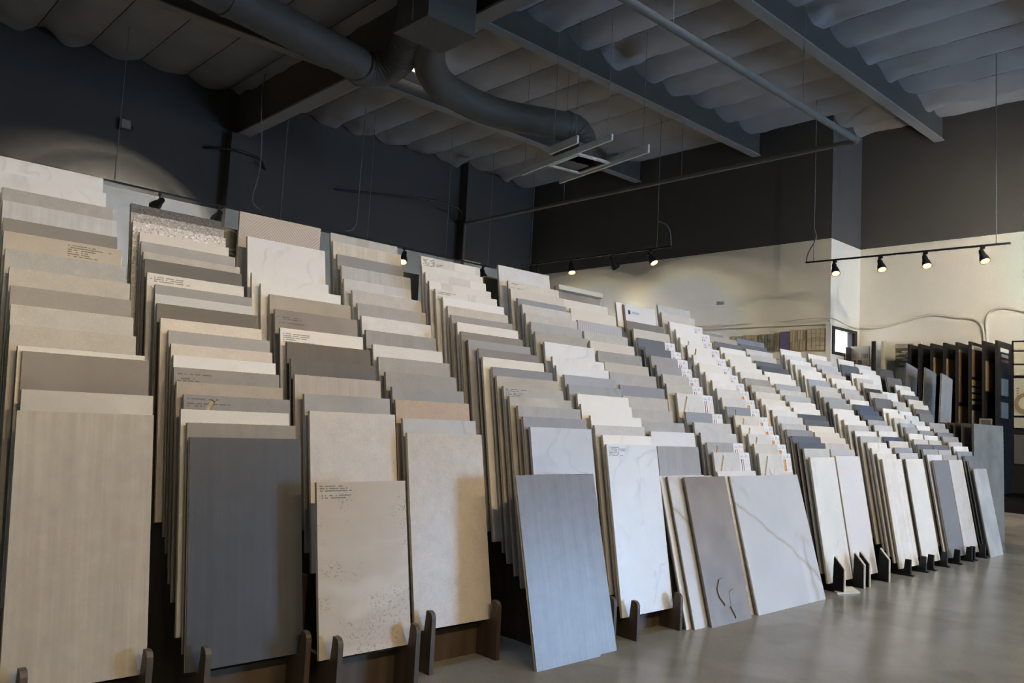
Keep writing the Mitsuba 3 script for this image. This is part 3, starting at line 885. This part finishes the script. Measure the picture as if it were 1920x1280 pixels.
upright('carved_panel', 'pinkish panel with carved diagonal hatching standing tall behind the third rack', 1.60, 2.03, 3.62, 0.0, 1.94, (176, 168, 163), 'h', lean=1.5, k=1.15)
upright('medallion_panel', 'dark green panel with ring ornaments, half hidden behind the marble board', 1.53, 1.66, 3.66, 0.0, 1.86, (84, 88, 82), 'd', lean=2.0, k=1.2)
upright('small_sample', 'small white sample peeking out right of the printed beige board', 0.93, 1.035, 3.33, 0.86, 1.60, (214, 214, 214), 'p', lean=10, k=1.25)
upright('dark_sample', 'dark olive board leaning behind the sixth rack', 3.18, 3.42, 3.66, 0.0, 1.88, (72, 74, 62), 'p', lean=1.5, k=1.0)
upright('grey_sample', 'dark grey board edge showing between the fourth and fifth racks', 2.555, 2.66, 3.62, 0.0, 1.80, (96, 98, 96), 'p', lean=1.5, k=1.0)
upright('slate_panel', 'grey patterned panel with dark red spots behind the tenth rack', 5.20, 5.75, 3.62, 0.0, 1.78, (150, 146, 142), 'q', lean=1.5, k=1.0)

# boards leaning loose on the floor in front of the racks
upright('plank_board', 'grey wood-look board leaning on the floor, foremost of two before the fifth rack', 2.465, 2.865, 2.405, 0.0, 0.785, (136, 135, 141), 'w', lean=13.5, k=0.82)
upright('plank_board', 'grey wood-look board on the floor, mostly hidden behind another before the fifth rack', 2.595, 3.00, 2.424, 0.0, 0.785, (136, 135, 141), 'w', lean=13.5, k=0.82)
upright('leaning_slab', 'thin white slab on the floor, leftmost and rearmost of the leaning stack', 3.600, 4.02, 2.460, 0.0, 0.762, (212, 213, 220), 'p', lean=15, k=1.05)
upright('leaning_slab', 'white slab with grey veins leaning between the thin white and the taupe slab', 3.640, 4.06, 2.436, 0.0, 0.760, (212, 214, 222), 'g', lean=15, k=0.9)
cut = sbox(0, 0, 0.40, 0.79).difference(unary_union([LineString([(0.14, 0.555), (0.105, 0.60), (0.115, 0.645), (0.155, 0.69)]).buffer(0.0075, cap_style=2), LineString([(0.20, 0.70), (0.235, 0.765)]).buffer(0.0075, cap_style=2),
                                                     LineString([(0.215, 0.625), (0.255, 0.615)]).buffer(0.0015), LineString([(0.215, 0.625), (0.21, 0.70)]).buffer(0.0015), LineString([(0.14, 0.555), (0.18, 0.548)]).buffer(0.0015),
                                                     Polygon([(0.40, 0.60), (0.392, 0.63), (0.398, 0.66), (0.385, 0.70), (0.396, 0.73), (0.386, 0.79), (0.41, 0.79), (0.41, 0.60)])]))
upright('leaning_slab', 'taupe stone slab with cut hexagon corner and ragged right edge', 3.752, 4.152, 2.408, 0.0, 0.758, (146, 134, 126), 'c', lean=15, k=0.86, poly=cut)
upright('leaning_slab', 'large white onyx-look slab with brown veins leaning at the front', 4.236, 5.040, 2.420, 0.0, 0.755, (190, 194, 202), 'g', lean=15.5, t=0.022, k=1.12)
upright('ledge_board', 'white board edge showing above the taupe slab', 4.14, 4.56, 2.452, 0.0, 0.782, (232, 232, 236), 'p', lean=14.5, k=0.9)
upright('leaning_slab', 'pale grey plank leaning on the floor at the right end of the racks', 8.215, 8.575, 2.43, 0.0, 0.775, (172, 174, 174), 'c', lean=10.5, k=0.95)
# upright slabs at the far end of the row
key = thing('slab_stand', 'low black stand under the upright slabs at the far end', 'stand')
part(key, 'base', join(box(8.80, 9.70, 2.80, 3.12, 0.0, 0.02), box(8.84, 8.90, 2.80, 3.12, 0.02, 0.05), box(9.60, 9.66, 2.80, 3.12, 0.02, 0.05)), 'black_metal')
for k, (y, rgb, st, lb) in enumerate(((2.735, (150, 148, 140), 'c', 'large pale grey marble-look slab standing upright at the right end, foremost'), (2.83, (104, 99, 92), 's', 'brown-grey upright slab directly behind the foremost marble-look one'),
                                      (2.90, (78, 74, 68), 's', 'dark upright slab second behind the foremost marble-look one'), (2.96, (112, 110, 106), 's', 'grey upright slab third behind the foremost marble-look one'), (3.04, (108, 104, 98), 's', 'rearmost of the upright slabs at the right end'))):
    upright('upright_slab', lb, 8.78, 9.69, y, 0.0 if k == 0 else 0.05, 1.197, rgb, st, lean=0.6, t=0.02, k=0.45)
# planks tilted against the wing racks
for k, (x, y, z1, rgb, lb) in enumerate(((8.62, 3.40, 1.815, (112, 114, 122), 'slate grey plank tilted to the right, farthest left of three behind the racks'), (8.66, 3.22, 1.765, (100, 100, 103), 'dark slate plank in the middle of three tilted planks'),
                                        (8.61, 3.04, 1.70, (132, 129, 128), 'warm grey plank, rightmost of three tilted planks'))):
    upright('tilted_plank', lb, x, x + 0.31, y, 0.06, z1, rgb, 's', lean=1.0, k=0.95, tilt=8.5, group=None)
key = thing('plank_stand', 'low dark trestle behind the sixteenth rack carrying the tilted planks', 'stand')
part(key, 'rail', box(8.55, 9.25, 2.98, 3.52, 0.0, 0.02), 'black_metal')
# loose tile on the floor
key = thing('floor_tile', 'small pale tile lying flat on the floor before the black racks', 'tile')
bsdf('pale_tile', principled((0.62, 0.61, 0.56), 0.4))
part(key, 'tile_piece', prism(Polygon([(5.255, 2.445), (5.37, 2.405), (5.505, 2.52), (5.39, 2.56)][:4]), 0.009), 'pale_tile')
part(key, 'tile_piece', prism(Polygon([(5.372, 2.404), (5.44, 2.38), (5.575, 2.495), (5.507, 2.519)]), 0.009), 'pale_tile')

# ------------------------------------------------------------------ tile displays on the right wall
def wall_sheet(label, y0, y1, z0, z1, cols_, nz, name='wall_sample', jitter=0.15, horizontal=False, x=XR, d=0.02):
    """A framed sheet hung on the right wall, built of its tile pieces; y0 < y1."""
    key = thing(name, label, 'wall sample')
    part(key, 'sheet', box(x - d, x - 0.001, y0, y1, z0, z1), 'sheet_board')
    r = np.random.default_rng(int(y0 * 1000))
    ys = np.linspace(y0 + 0.008, y1 - 0.008, len(cols_) + 1)
    for i, mname in enumerate(cols_):
        zs = np.linspace(z0 + 0.01, z1 - 0.01, nz + 1) + np.r_[0, r.uniform(-jitter, jitter, nz - 1) * (z1 - z0) / nz, 0]
        for j in range(nz):
            part(key, 'tile_strip', box(x - d - 0.008, x - d, ys[i] + 0.003, ys[i + 1] - 0.003, zs[j] + 0.003, zs[j + 1] - 0.003), mname if isinstance(mname, str) else mname[(i * 3 + j * 5) % len(mname)])
    return key


flat('sheet_board', (150, 138, 116), 0.7)
for nm, c in dict(sheet_tan=(168, 152, 126), sheet_brown=(128, 108, 82), sheet_sand=(182, 168, 140), sheet_olive=(112, 110, 88), sheet_green=(70, 84, 62), sheet_black=(46, 46, 42), sheet_grey=(132, 128, 118), sheet_red=(92, 48, 48), sheet_dark=(72, 70, 68), sheet_cream=(206, 202, 182)).items():
    flat(nm, c, 0.45)
wall_sheet('beige stone sheet with grey label strips, nearest the small window', 6.45, 6.78, 2.41, 2.79, [('sheet_sand', 'sheet_tan', 'sheet_sand')] * 4, 5)
wall_sheet('beige wood-strip sheet left of the beige stone sheet', 6.80, 7.10, 2.41, 2.78, [('sheet_tan', 'sheet_brown'), ('sheet_sand', 'sheet_tan'), ('sheet_tan', 'sheet_sand'), ('sheet_brown', 'sheet_tan'), ('sheet_sand', 'sheet_sand'), ('sheet_tan', 'sheet_brown')], 2)
wall_sheet('plain deep purple panel on the right wall', 7.11, 7.285, 2.41, 2.765, ['sheet_purple'], 1)
wall_sheet('narrow rust-brown mosaic sheet left of the purple panel', 7.30, 7.38, 2.41, 2.75, [('sheet_rust', 'sheet_brown')] * 2, 7)
wall_sheet('dark green and black striped mosaic sheet', 7.41, 7.70, 2.41, 2.73, [('sheet_black', 'sheet_green'), ('sheet_olive', 'sheet_black'), ('sheet_green', 'sheet_black'), ('sheet_brown', 'sheet_olive'), ('sheet_black', 'sheet_olive')], 4)
wall_sheet('grey-green leaf pattern mosaic sheet left of the dark striped one', 7.73, 8.02, 2.41, 2.72, [('sheet_grey', 'sheet_green', 'sheet_tan')] * 5, 5)
wall_sheet('pale tan mosaic sheet, farthest from the small window', 8.05, 8.32, 2.41, 2.71, [('sheet_tan', 'sheet_grey', 'sheet_sand')] * 4, 4)
key = thing('wall_vent', 'small grey vent plate high on the cream right wall', 'vent')
part(key, 'plate', box(XR - 0.012, XR - 0.001, 8.46, 8.62, 3.325, 3.395), 'sheet_grey')
for k in range(5):
    part(key, 'slot', box(XR - 0.016, XR - 0.012, 8.475 + 0.027 * k, 8.49 + 0.027 * k, 3.335, 3.385), 'sheet_dark')

# ------------------------------------------------------------------ the wing racks and boards along the far wall
W0, W1 = 13.60, 14.34
bsdf('wing_tan', principled(lin((140, 118, 84)), 0.45))
bsdf('wing_brown', principled(lin((88, 68, 52)), 0.45))
bsdf('wing_grey', principled(lin((112, 110, 98)), 0.45))
bsdf('wing_cream', principled(lin((186, 182, 160)), 0.5))
bsdf('wing_red', principled(lin((70, 46, 44)), 0.45))
key = thing('wing_rack', 'tall black rack of swinging tile panels along the far wall', 'display rack')
part(key, 'base', box(W0 - 0.02, XR2 - 0.02, 2.9, 5.26, 0.0, 0.22), 'black_wood')
part(key, 'back_panel', box(XR2 - 0.04, XR2 - 0.01, 2.9, 5.26, 0.22, 2.50), 'black_wood')
WY = [5.20, 5.04, 4.855, 4.665, 4.485, 4.30, 4.11, 3.93]
WTILES = [[], [], [(2.02, 2.30, 0, 'wing_tan', .11)], [(1.98, 2.28, 0, 'wing_tan', .12)], [(1.60, 2.41, 0, 'wing_brown', .13), (2.38, 2.42, 0, 'wing_cream', .12), (1.02, 1.54, 0, 'wing_tan', .13)],
          [(2.42, 2.48, 0, 'wing_cream', .16), (2.00, 2.41, 0, 'wing_brown', .15), (1.86, 1.95, 0, 'wing_tan', .15), (1.76, 1.83, 0, 'wing_grey', .15), (1.66, 1.73, 0, 'wing_tan', .15), (1.57, 1.63, 0, 'wing_grey', .15), (0.9, 1.48, 0, 'wing_grey', .16)],
          [(1.78, 2.24, 0, 'wing_tan', .05), (1.76, 2.24, .055, 'wing_red', .08)], [(2.38, 2.44, .03, 'wing_cream', .09), (2.30, 2.35, .05, 'wing_grey', .06), (2.22, 2.27, .05, 'wing_red', .06), (1.72, 1.98, .05, 'wing_grey', .06), (1.38, 1.62, .04, 'wing_grey', .07)]]
for k, y in enumerate(WY):
    wk = part(key, 'wing_panel', box(W0, W1, y, y + 0.035, 0.24, 2.515 + 0.004 * k), 'black_wood')
    part(key, 'panel_edge', box(W0 - 0.006, W0, y + 0.004, y + 0.031, 0.26, 2.505 + 0.004 * k), 'black_metal')
    for z0, z1, u0, mname, du in WTILES[k]:
        part(key, 'tile_strip', box(W0 + 0.05 + u0 * 2, W0 + 0.05 + (u0 + du) * 2 + 0.2, y - 0.012, y, z0, z1), mname)
key = thing('moulding_panel', 'cream panel of raised moulding tiles at the right edge of the picture', 'display panel')
part(key, 'board', box(W0 - 0.08, W0 - 0.04, 2.95, 3.72, 0.30, 2.52), 'black_wood')
zs = [2.50, 2.36, 2.16, 1.99]
for k in range(3):
    part(key, 'moulding_tile', box(W0 - 0.098, W0 - 0.08, 2.97, 3.69, zs[k + 1] + 0.012, zs[k] - 0.004), 'wing_cream')
    part(key, 'moulding_rail', box(W0 - 0.112, W0 - 0.098, 2.97, 3.685, zs[k + 1] + 0.02, zs[k + 1] + 0.05), 'wing_cream')
part(key, 'moulding_tile', box(W0 - 0.098, W0 - 0.08, 2.97, 3.69, 1.42, 1.965), 'wing_cream')
part(key, 'medallion', frame_mesh(trimesh.creation.annulus(0.10, 0.15, 0.014, sections=28), (W0 - 0.105, 3.53, 1.60), (0, 1, 0), (0, 0, 1), (1, 0, 0)), 'wing_tan')
part(key, 'small_print', join(*[box(W0 - 0.1, W0 - 0.098, 3.62, 3.655, 1.70 + 0.035 * q, 1.718 + 0.035 * q) for q in range(4)]), 'sheet_grey')
part(key, 'moulding_tile', box(W0 - 0.098, W0 - 0.08, 2.97, 3.69, 1.24, 1.39), 'wing_cream')
part(key, 'dark_tile', box(W0 - 0.098, W0 - 0.08, 3.2, 3.69, 0.72, 1.14), 'sheet_dark')
key = thing('framed_sample', 'small dark tile sample in a pale frame on a low wing panel', 'tile sample')
part(key, 'frame', join(box(W0 - 0.03, W0 - 0.008, 4.00, 4.17, 1.16, 1.36)), 'wing_grey')
part(key, 'tile', box(W0 - 0.036, W0 - 0.03, 4.015, 4.14, 1.19, 1.34), 'sheet_dark')

key = thing('swatch_board', 'grey board with a grid of coloured swatches beside the small window', 'display board')
part(key, 'board', box(13.98, 14.02, 6.02, 6.34, 0.25, 2.545), 'sheet_grey')
part(key, 'foot', box(13.90, 14.10, 6.0, 6.34, 0.0, 0.25), 'black_wood')
for i in range(3):
    for j in range(5):
        part(key, 'swatch', box(13.972, 13.98, 6.05 + 0.095 * i, 6.12 + 0.095 * i, 2.34 - 0.11 * j, 2.41 - 0.11 * j), ('sheet_rust', 'sheet_dark', 'sheet_grey', 'sheet_brown', 'sheet_olive', 'sheet_black', 'sheet_rust', 'sheet_red')[(i * 2 + j * 3) % 8])
upright('dark_board', 'dark board leaning under the small corner window', 13.78, 14.16, 6.28, 0.0, 2.52, (40, 38, 52), 'p', lean=1.2, cat='display board')
single('dark_post', join(box(13.56, 13.60, 5.745, 5.80, 0.0, 2.58), box(13.44, 13.72, 5.67, 5.87, 0.0, 0.02)), 'black_metal', 'slim dark post between the swatch board and the framed mosaic', 'post')
key = thing('mosaic_board', 'grey-framed board with dark horizontal mosaic left of the wing rack', 'display board')
part(key, 'board', box(14.28, 14.33, 5.28, 6.0, 0.22, 2.64), 'sheet_white')
part(key, 'side', box(13.75, 14.28, 5.69, 5.72, 0.22, 2.60), 'wing_cream')
part(key, 'frame', join(box(14.25, 14.28, 5.40, 5.46, 0.5, 2.60), box(14.25, 14.28, 5.86, 5.92, 0.5, 2.60), box(14.25, 14.28, 5.46, 5.86, 2.52, 2.60)), 'sheet_grey')
part(key, 'base', box(13.75, 14.33, 5.28, 6.0, 0.0, 0.22), 'black_wood')
r = np.random.default_rng(5)
for j in range(9):
    ys = np.sort(np.r_[5.465, 5.855, r.uniform(5.5, 5.82, 2)])
    for i in range(3):
        if ys[i + 1] - ys[i] > 0.02:
            part(key, 'mosaic_strip', box(14.262, 14.28, ys[i] + 0.002, ys[i + 1] - 0.002, 2.485 - 0.036 * j, 2.516 - 0.036 * j), ('sheet_dark', 'sheet_olive', 'sheet_grey', 'sheet_black')[(i + 2 * j) % 4])
key = thing('sample_tray', 'dark brown tray of tile samples behind the rightmost racks', 'tray')
part(key, 'tray', join(box(8.10, 8.62, 3.62, 3.66, 0.0, 1.70), box(8.10, 8.62, 3.50, 3.62, 1.58, 1.60), box(8.10, 8.62, 3.49, 3.50, 1.58, 1.64)), 'walnut')

# surface conduits
bsdf('conduit_cream', principled((0.52, 0.48, 0.39), 0.6))


def conduit(name, label, pts, r=0.018, n=30, mat='conduit_cream', straight=False):
    return single(name, tube(pts if straight else spline(pts, n), r, 8), mat, label, 'conduit', smooth=40)


xw = XR2 - 0.022
conduit('wall_conduit', 'cream conduit curving along the far wall down behind the wing rack', [(xw, 6.36, 2.925), (xw, 5.92, 2.925), (xw, 5.55, 3.01), (xw, 5.08, 3.085), (xw, 4.80, 3.03), (xw, 4.56, 3.00), (xw, 4.43, 2.94), (xw, 4.36, 2.80), (xw, 4.34, 2.5)], 0.02, 60)
conduit('wall_conduit', 'cream conduit bending from upright to level at the right edge', [(xw, 4.31, 2.4), (xw, 4.31, 2.7), (xw, 4.31, 2.98), (xw, 4.28, 3.07), (xw, 4.20, 3.125), (xw, 4.0, 3.135), (xw, 3.2, 3.14)], 0.02, 50)
conduit('wall_cable', 'thin cable sagging along the right wall above the tile displays', [(XR - 0.012, 9.1, 2.94), (XR - 0.012, 8.0, 2.935), (XR - 0.012, 7.2, 2.945), (XR - 0.012, YJ - 0.012, 2.965), (13.6, YJ - 0.012, 2.945), (14.0, YJ - 0.012, 2.90), (14.38, YJ - 0.012, 2.90)], 0.008, 60)
conduit('roof_conduit', 'thin dark conduit along the far wall under the roof', [(4.05, YB - 0.03, 5.38), (5.3, YB - 0.03, 5.37), (5.5, YB - 0.28, 5.36), (6.2, YB - 0.28, 5.33), (6.4, YB - 0.03, 5.28), (8.0, YB - 0.03, 5.24), (10.9, YB - 0.03, 5.18)], 0.022, 80, 'black_metal')
key = thing('junction_box', 'small dark junction box at the end of the roof conduit', 'junction box')
part(key, 'box', box(3.88, 4.06, YB - 0.10, YB - 0.001, 5.30, 5.48), 'roof_steel')
part(key, 'cover', box(3.90, 4.04, YB - 0.11, YB - 0.10, 5.32, 5.46), 'roof_edge')

# ------------------------------------------------------------------ pipe, ducts, diffuser
key = thing('sprinkler_pipe', 'long grey pipe running level under the roof with one square bend', 'pipe')
part(key, 'run', tube([(-1.0, 4.9, 5.13), (10.95, 4.93, 5.13)], 0.045, 12), 'pipe_grey', smooth=40)
part(key, 'elbow', tube(spline([(10.85, 4.93, 5.13), (10.95, 4.935, 5.13), (10.975, 4.96, 5.13), (10.975, 5.05, 5.13)], 14), 0.052, 12), 'pipe_grey', smooth=40)
part(key, 'run', tube([(10.975, 5.0, 5.13), (10.975, 13.56, 5.13)], 0.036, 12), 'pipe_grey', smooth=40)
part(key, 'drop', tube([(10.975, 13.56, 5.15), (10.975, 13.56, 4.16)], 0.03, 10), 'pipe_grey', smooth=40)
for (x, y) in ((2.5, 4.91), (6.6, 4.92), (9.4, 4.93), (10.975, 7.9), (10.975, 10.6)):
    part(key, 'hanger', tube([(x, y, 5.13), (x, y, 6.45)], 0.006, 6), 'cable_grey')


def corrugated(pts, r, pitch, amp, n=24):
    P = np.asarray(pts)
    s = np.r_[0, np.cumsum(np.linalg.norm(np.diff(P, axis=0), axis=1))]
    return tube(P, r + amp * (np.abs(np.sin(math.pi * s / pitch)) ** 6), n)


key = thing('spiral_duct', 'large round spiral duct running in from the upper left', 'duct')
part(key, 'pipe', corrugated(np.linspace((1.9, 8.05, 5.36), (5.20, 8.73, 5.35), 130), 0.215, 0.14, 0.004), 'duct_metal', smooth=50)
part(key, 'collar', tube([(3.26, 8.33, 5.356), (3.32, 8.342, 5.356)], 0.226, 24), 'duct_metal', smooth=50)
part(key, 'elbow', corrugated(spline([(5.16, 8.72, 5.35), (5.42, 8.76, 5.37), (5.56, 8.58, 5.44), (5.52, 8.22, 5.54), (5.40, 7.90, 5.60), (5.20, 7.555, 5.62)], 60), 0.225, 0.09, 0.008), 'duct_metal', smooth=50)
key = thing('flexible_duct', 'round flexible duct sweeping down from the plenum to the diffuser', 'duct')
part(key, 'hose', corrugated(spline([(5.42, 7.555, 5.56), (5.62, 7.85, 5.50), (5.82, 8.09, 5.41), (6.098, 8.279, 5.32), (6.543, 8.379, 5.27), (7.142, 8.32, 5.22), (7.76, 8.053, 5.20), (8.162, 7.891, 5.20)], 150), 0.205, 0.06, 0.003), 'duct_metal', smooth=50)
part(key, 'elbow', corrugated(spline([(8.12, 7.91, 5.20), (8.30, 7.84, 5.16), (8.39, 7.81, 5.05), (8.40, 7.80, 4.91)], 40), 0.212, 0.09, 0.008), 'duct_metal', smooth=50)
key = thing('duct_plenum', 'grey sheet metal plenum box hanging from the roof', 'plenum')
part(key, 'box', box(4.92, 5.58, 6.92, 7.54, 5.30, ZC - 0.12), 'duct_metal')
part(key, 'flange', box(4.905, 5.595, 6.905, 7.555, 5.285, 5.31), 'duct_metal')
part(key, 'seam', box(4.915, 4.92, 7.2, 7.22, 5.32, 6.3), 'roof_edge')
key = thing('air_diffuser', 'square ceiling diffuser hung askew between pale metal strips', 'diffuser')
DC, D1, D2 = np.array([8.42, 7.86, 4.70]), (0.985, -0.17, 0), (0.17, 0.985, 0)


def askew(*b):
    return frame_mesh(box(*b), DC, D1, D2, (0, 0, 1))


part(key, 'frame', join(askew(-0.30, 0.30, -0.36, -0.31, 0, 0.03), askew(-0.30, 0.30, 0.31, 0.36, 0, 0.03), askew(-0.30, -0.25, -0.31, 0.31, 0, 0.03), askew(0.25, 0.30, -0.31, 0.31, 0, 0.03)), 'white_paint')
part(key, 'housing', join(askew(-0.25, 0.25, -0.31, -0.30, 0.02, 0.2), askew(-0.25, 0.25, 0.30, 0.31, 0.02, 0.2), askew(-0.25, -0.24, -0.30, 0.30, 0.02, 0.2), askew(0.24, 0.25, -0.30, 0.30, 0.02, 0.2), askew(-0.25, 0.25, -0.31, 0.31, 0.2, 0.21)), 'duct_metal')
part(key, 'baffle', askew(-0.22, 0.20, 0.02, 0.28, 0.03, 0.04), 'duct_metal')
part(key, 'hanging_strip', askew(-0.36, -0.33, -1.15, 0.96, -0.01, 0.075), 'white_paint')
part(key, 'hanging_strip', askew(0.31, 0.34, -1.12, 0.90, -0.02, 0.10), 'white_paint')
part(key, 'hanging_strip', askew(-0.62, -0.59, -0.75, -0.12, -0.01, 0.10), 'white_paint')
for (u, v) in ((-0.345, 0.9), (0.325, 0.8), (-0.345, -1.05), (0.325, -1.0), (-0.605, -0.2), (-0.605, -0.7)):
    p = DC + np.array(D1) * u + np.array(D2) * v
    part(key, 'hanger_wire', tube([p + [0, 0, 0.05], (p[0], p[1], 6.42)], 0.004, 5), 'cable_grey')

# ------------------------------------------------------------------ track lights
bsdf('bulb_glass', {'type': 'diffuse', 'reflectance': {'type': 'rgb', 'value': [0.6, 0.55, 0.45]}})
bsdf('reflector', principled((0.75, 0.55, 0.25), 0.25, metal=0.9))


def lamp_head(key, at, aim, lit=1.0, s=1.0, power=None, cutoff=38, glow=(9, 6.6, 3.4)):
    """A track head hanging at 'at' (the underside of the track), its cone pointing along aim."""
    at, aim = np.asarray(at, float), np.asarray(aim, float) / np.linalg.norm(aim)
    h = part(key, 'lamp_head', box(-0.012, 0.012, -0.03, 0.03, -0.035, 0).apply_translation(at), 'black_metal')
    piv = at + [0, 0, -0.10 * s]
    part(h, 'arm', tube([at + [0, 0, -0.03], at + [0.01, 0.015, -0.07 * s], piv], 0.008 * s, 7), 'black_metal') if h.count('__') < 2 else None
    c0 = piv - aim * 0.05 * s
    u = np.cross(aim, [0.3, 0.2, 0.9])
    u /= np.linalg.norm(u)
    w_ = np.cross(aim, u)
    prof = [(0.0, -0.02), (0.022, -0.02), (0.030, 0.0), (0.034, 0.05), (0.048, 0.085), (0.060, 0.15), (0.057, 0.15), (0.045, 0.088), (0.03, 0.055), (0.0, 0.055)]
    part(h, 'shade', frame_mesh(lathe([(a * s, b * s) for a, b in prof], 18), c0, u, w_, aim), 'black_metal', smooth=35)
    part(h, 'reflector', frame_mesh(lathe([((0.043) * s, 0.090 * s), (0.055 * s, 0.146 * s), (0.054 * s, 0.148 * s), (0.041 * s, 0.092 * s)], 18), c0, u, w_, aim), 'reflector', smooth=35)
    bulb = frame_mesh(lathe([(0.0, 0.06 * s), (0.016 * s, 0.065 * s), (0.030 * s, 0.10 * s), (0.036 * s, 0.128 * s), (0.026 * s, 0.142 * s), (0.0, 0.147 * s)], 14), c0, u, w_, aim)
    if lit > 0:
        part(h, 'bulb', bulb, 'bulb_glass', smooth=35, emitter=emitter(np.array(glow) * lit))
    else:
        part(h, 'bulb', bulb, 'bulb_glass', smooth=35)
    if power:
        p = c0 + aim * 0.16 * s
        scene[numbered('beam_' + key)] = {'type': 'spot', 'to_world': T().look_at(origin=p.tolist(), target=(p + aim).tolist(), up=[0.1, 0.2, 0.97]), 'cutoff_angle': float(cutoff), 'beam_width': float(cutoff * 0.45),
                                           'intensity': {'type': 'rgb', 'value': [float(x) for x in (WARM if cutoff < 50 else WASH_TINT) * power]}}


def track(label, a, b, lamps, hangers=(), s=1.0, group=None):
    a, b = np.asarray(a, float), np.asarray(b, float)
    key = thing('track_light', label, 'track light', group)
    d = (b - a) / np.linalg.norm(b - a)
    n = np.cross(d, [0, 0, 1])
    m = trimesh.creation.box(extents=(np.linalg.norm(b - a), 0.035, 0.022))
    part(key, 'track', frame_mesh(m, (a + b) / 2, d, n, np.cross(n, d) * -1 if np.cross(n, d)[2] < 0 else np.cross(n, d)), 'black_metal')
    for t, aim, lit, pw, cut in lamps:
        lamp_head(key, a + d * t - [0, 0, 0.011], aim, lit, s, pw, cut)
    for t in hangers:
        p = a + d * t
        part(key, 'hanger_wire', tube([p + [0, 0, 0.01], (p[0], p[1], 6.42)], 0.006, 6), 'cable_grey')
    return key


# in view: along the far wall, by the right wall, and in front of the corner window
track('long grey track light along the far wall with black lamp heads', (2.6, 12.4, 4.09), (10.9, 12.4, 4.02), [(1.55, (-0.15, 0.9, -0.35), 0.5, WALLWASH * 7.5, 64), (2.46, (0.1, 0.9, -0.35), 0.5, WALLWASH * 7.5, 64), (6.02, (-0.35, -0.3, -0.88), 1.0, None, 0), (7.98, (0.2, -0.2, -0.95), 0.3, None, 0)], (0.9, 3.5, 5.2, 7.0, 8.1), s=1.45)
k2 = track('black track light with one bright lamp before the right wall', (11.3, 12.05, 4.10), (11.3, 8.29, 4.07), [(0.5, (0.6, 0.1, -0.75), 0.5, WALLWASH * 2.7, 66), (1.42, (-0.15, -0.35, -0.9), 0.8, WALLWASH, 40), (2.46, (0.6, -0.1, -0.75), 0.5, WALLWASH * 2.7, 66), (3.33, (0.05, -0.55, -0.8), 1.5, WALLWASH, 42)], (0.28, 3.45), s=1.35)
part(k2, 'power_cord', tube(spline([(11.3, 8.60, 4.55), (11.3, 8.48, 4.51), (11.3, 8.36, 4.40), (11.3, 8.31, 4.25), (11.3, 8.30, 4.09)], 20), 0.012, 7), 'cable_grey', smooth=40)
k3 = track('black track light with four lit lamps before the corner window', (12.2, 6.29, 3.735), (12.2, 3.37, 3.705), [(0.48, (-0.30, -0.31, -0.85), 0.9, WALLWASH * 0.6, 42), (1.19, (-0.28, -0.34, -0.85), 0.8, WALLWASH * 0.6, 42), (1.83, (-0.30, -0.31, -0.85), 1.0, WALLWASH * 0.6, 42), (2.58, (-0.26, -0.36, -0.85), 0.9, WALLWASH * 0.6, 42)], (0.13, 2.75), s=1.15)
part(k3, 'power_cord', tube(spline([(12.2, 6.155, 4.25), (12.2, 6.155, 4.05), (12.2, 6.22, 3.95), (12.2, 6.27, 3.84), (12.2, 6.28, 3.74)], 24), 0.011, 7), 'cable_grey', smooth=40)
# unseen, over the aisle: placed so their warm light reaches the shadows on the boards
for k in range(4):
    x0 = -0.3 + 2.85 * k
    track(f'unseen warm track light over the aisle, {ORD[k + 1]} from the left lighting the racks', (x0, -2.2, 4.0), (x0 + 2.4, -2.2, 4.0), [(t, (0.0, 5.0, -3.0), 1.0, UNSEEN_FLOOD * (1.3, 0.95, 1.1, 1.4)[k], 46) for t in (0.3, 1.2, 2.1)], (0.2, 2.2))
track('unseen warm track light beyond the picture, lighting the wall behind the wing rack', (11.6, 2.6, 4.0), (11.6, 0.9, 4.0), [(0.2, (1.7, 1.0, 0.0), 1.0, 25.0, 55), (1.0, (1.7, 1.2, -0.8), 1.0, 42.0, 62)], (0.2, 1.7))  # out of view, placed to brighten the wall behind the wing rack
# loose hanging cables from the roof
for x, y, z0, lb in ((5.62, 12.35, 4.14, 'thin hanging cable left of the carved panel'), (7.55, 12.35, 4.1, 'thin hanging cable with a bent foot right of the carved panel')):
    pts = [(x, y, 6.4), (x - 0.01, y, 5.6), (x - 0.02, y, z0 + 0.35), (x - 0.05, y, z0 + 0.12), (x - (0.22 if x > 7 else -0.1), y, z0)]
    single('hanging_cable', tube(spline(pts, 40), 0.011, 7), 'cable_grey', lb, 'cable', smooth=40)
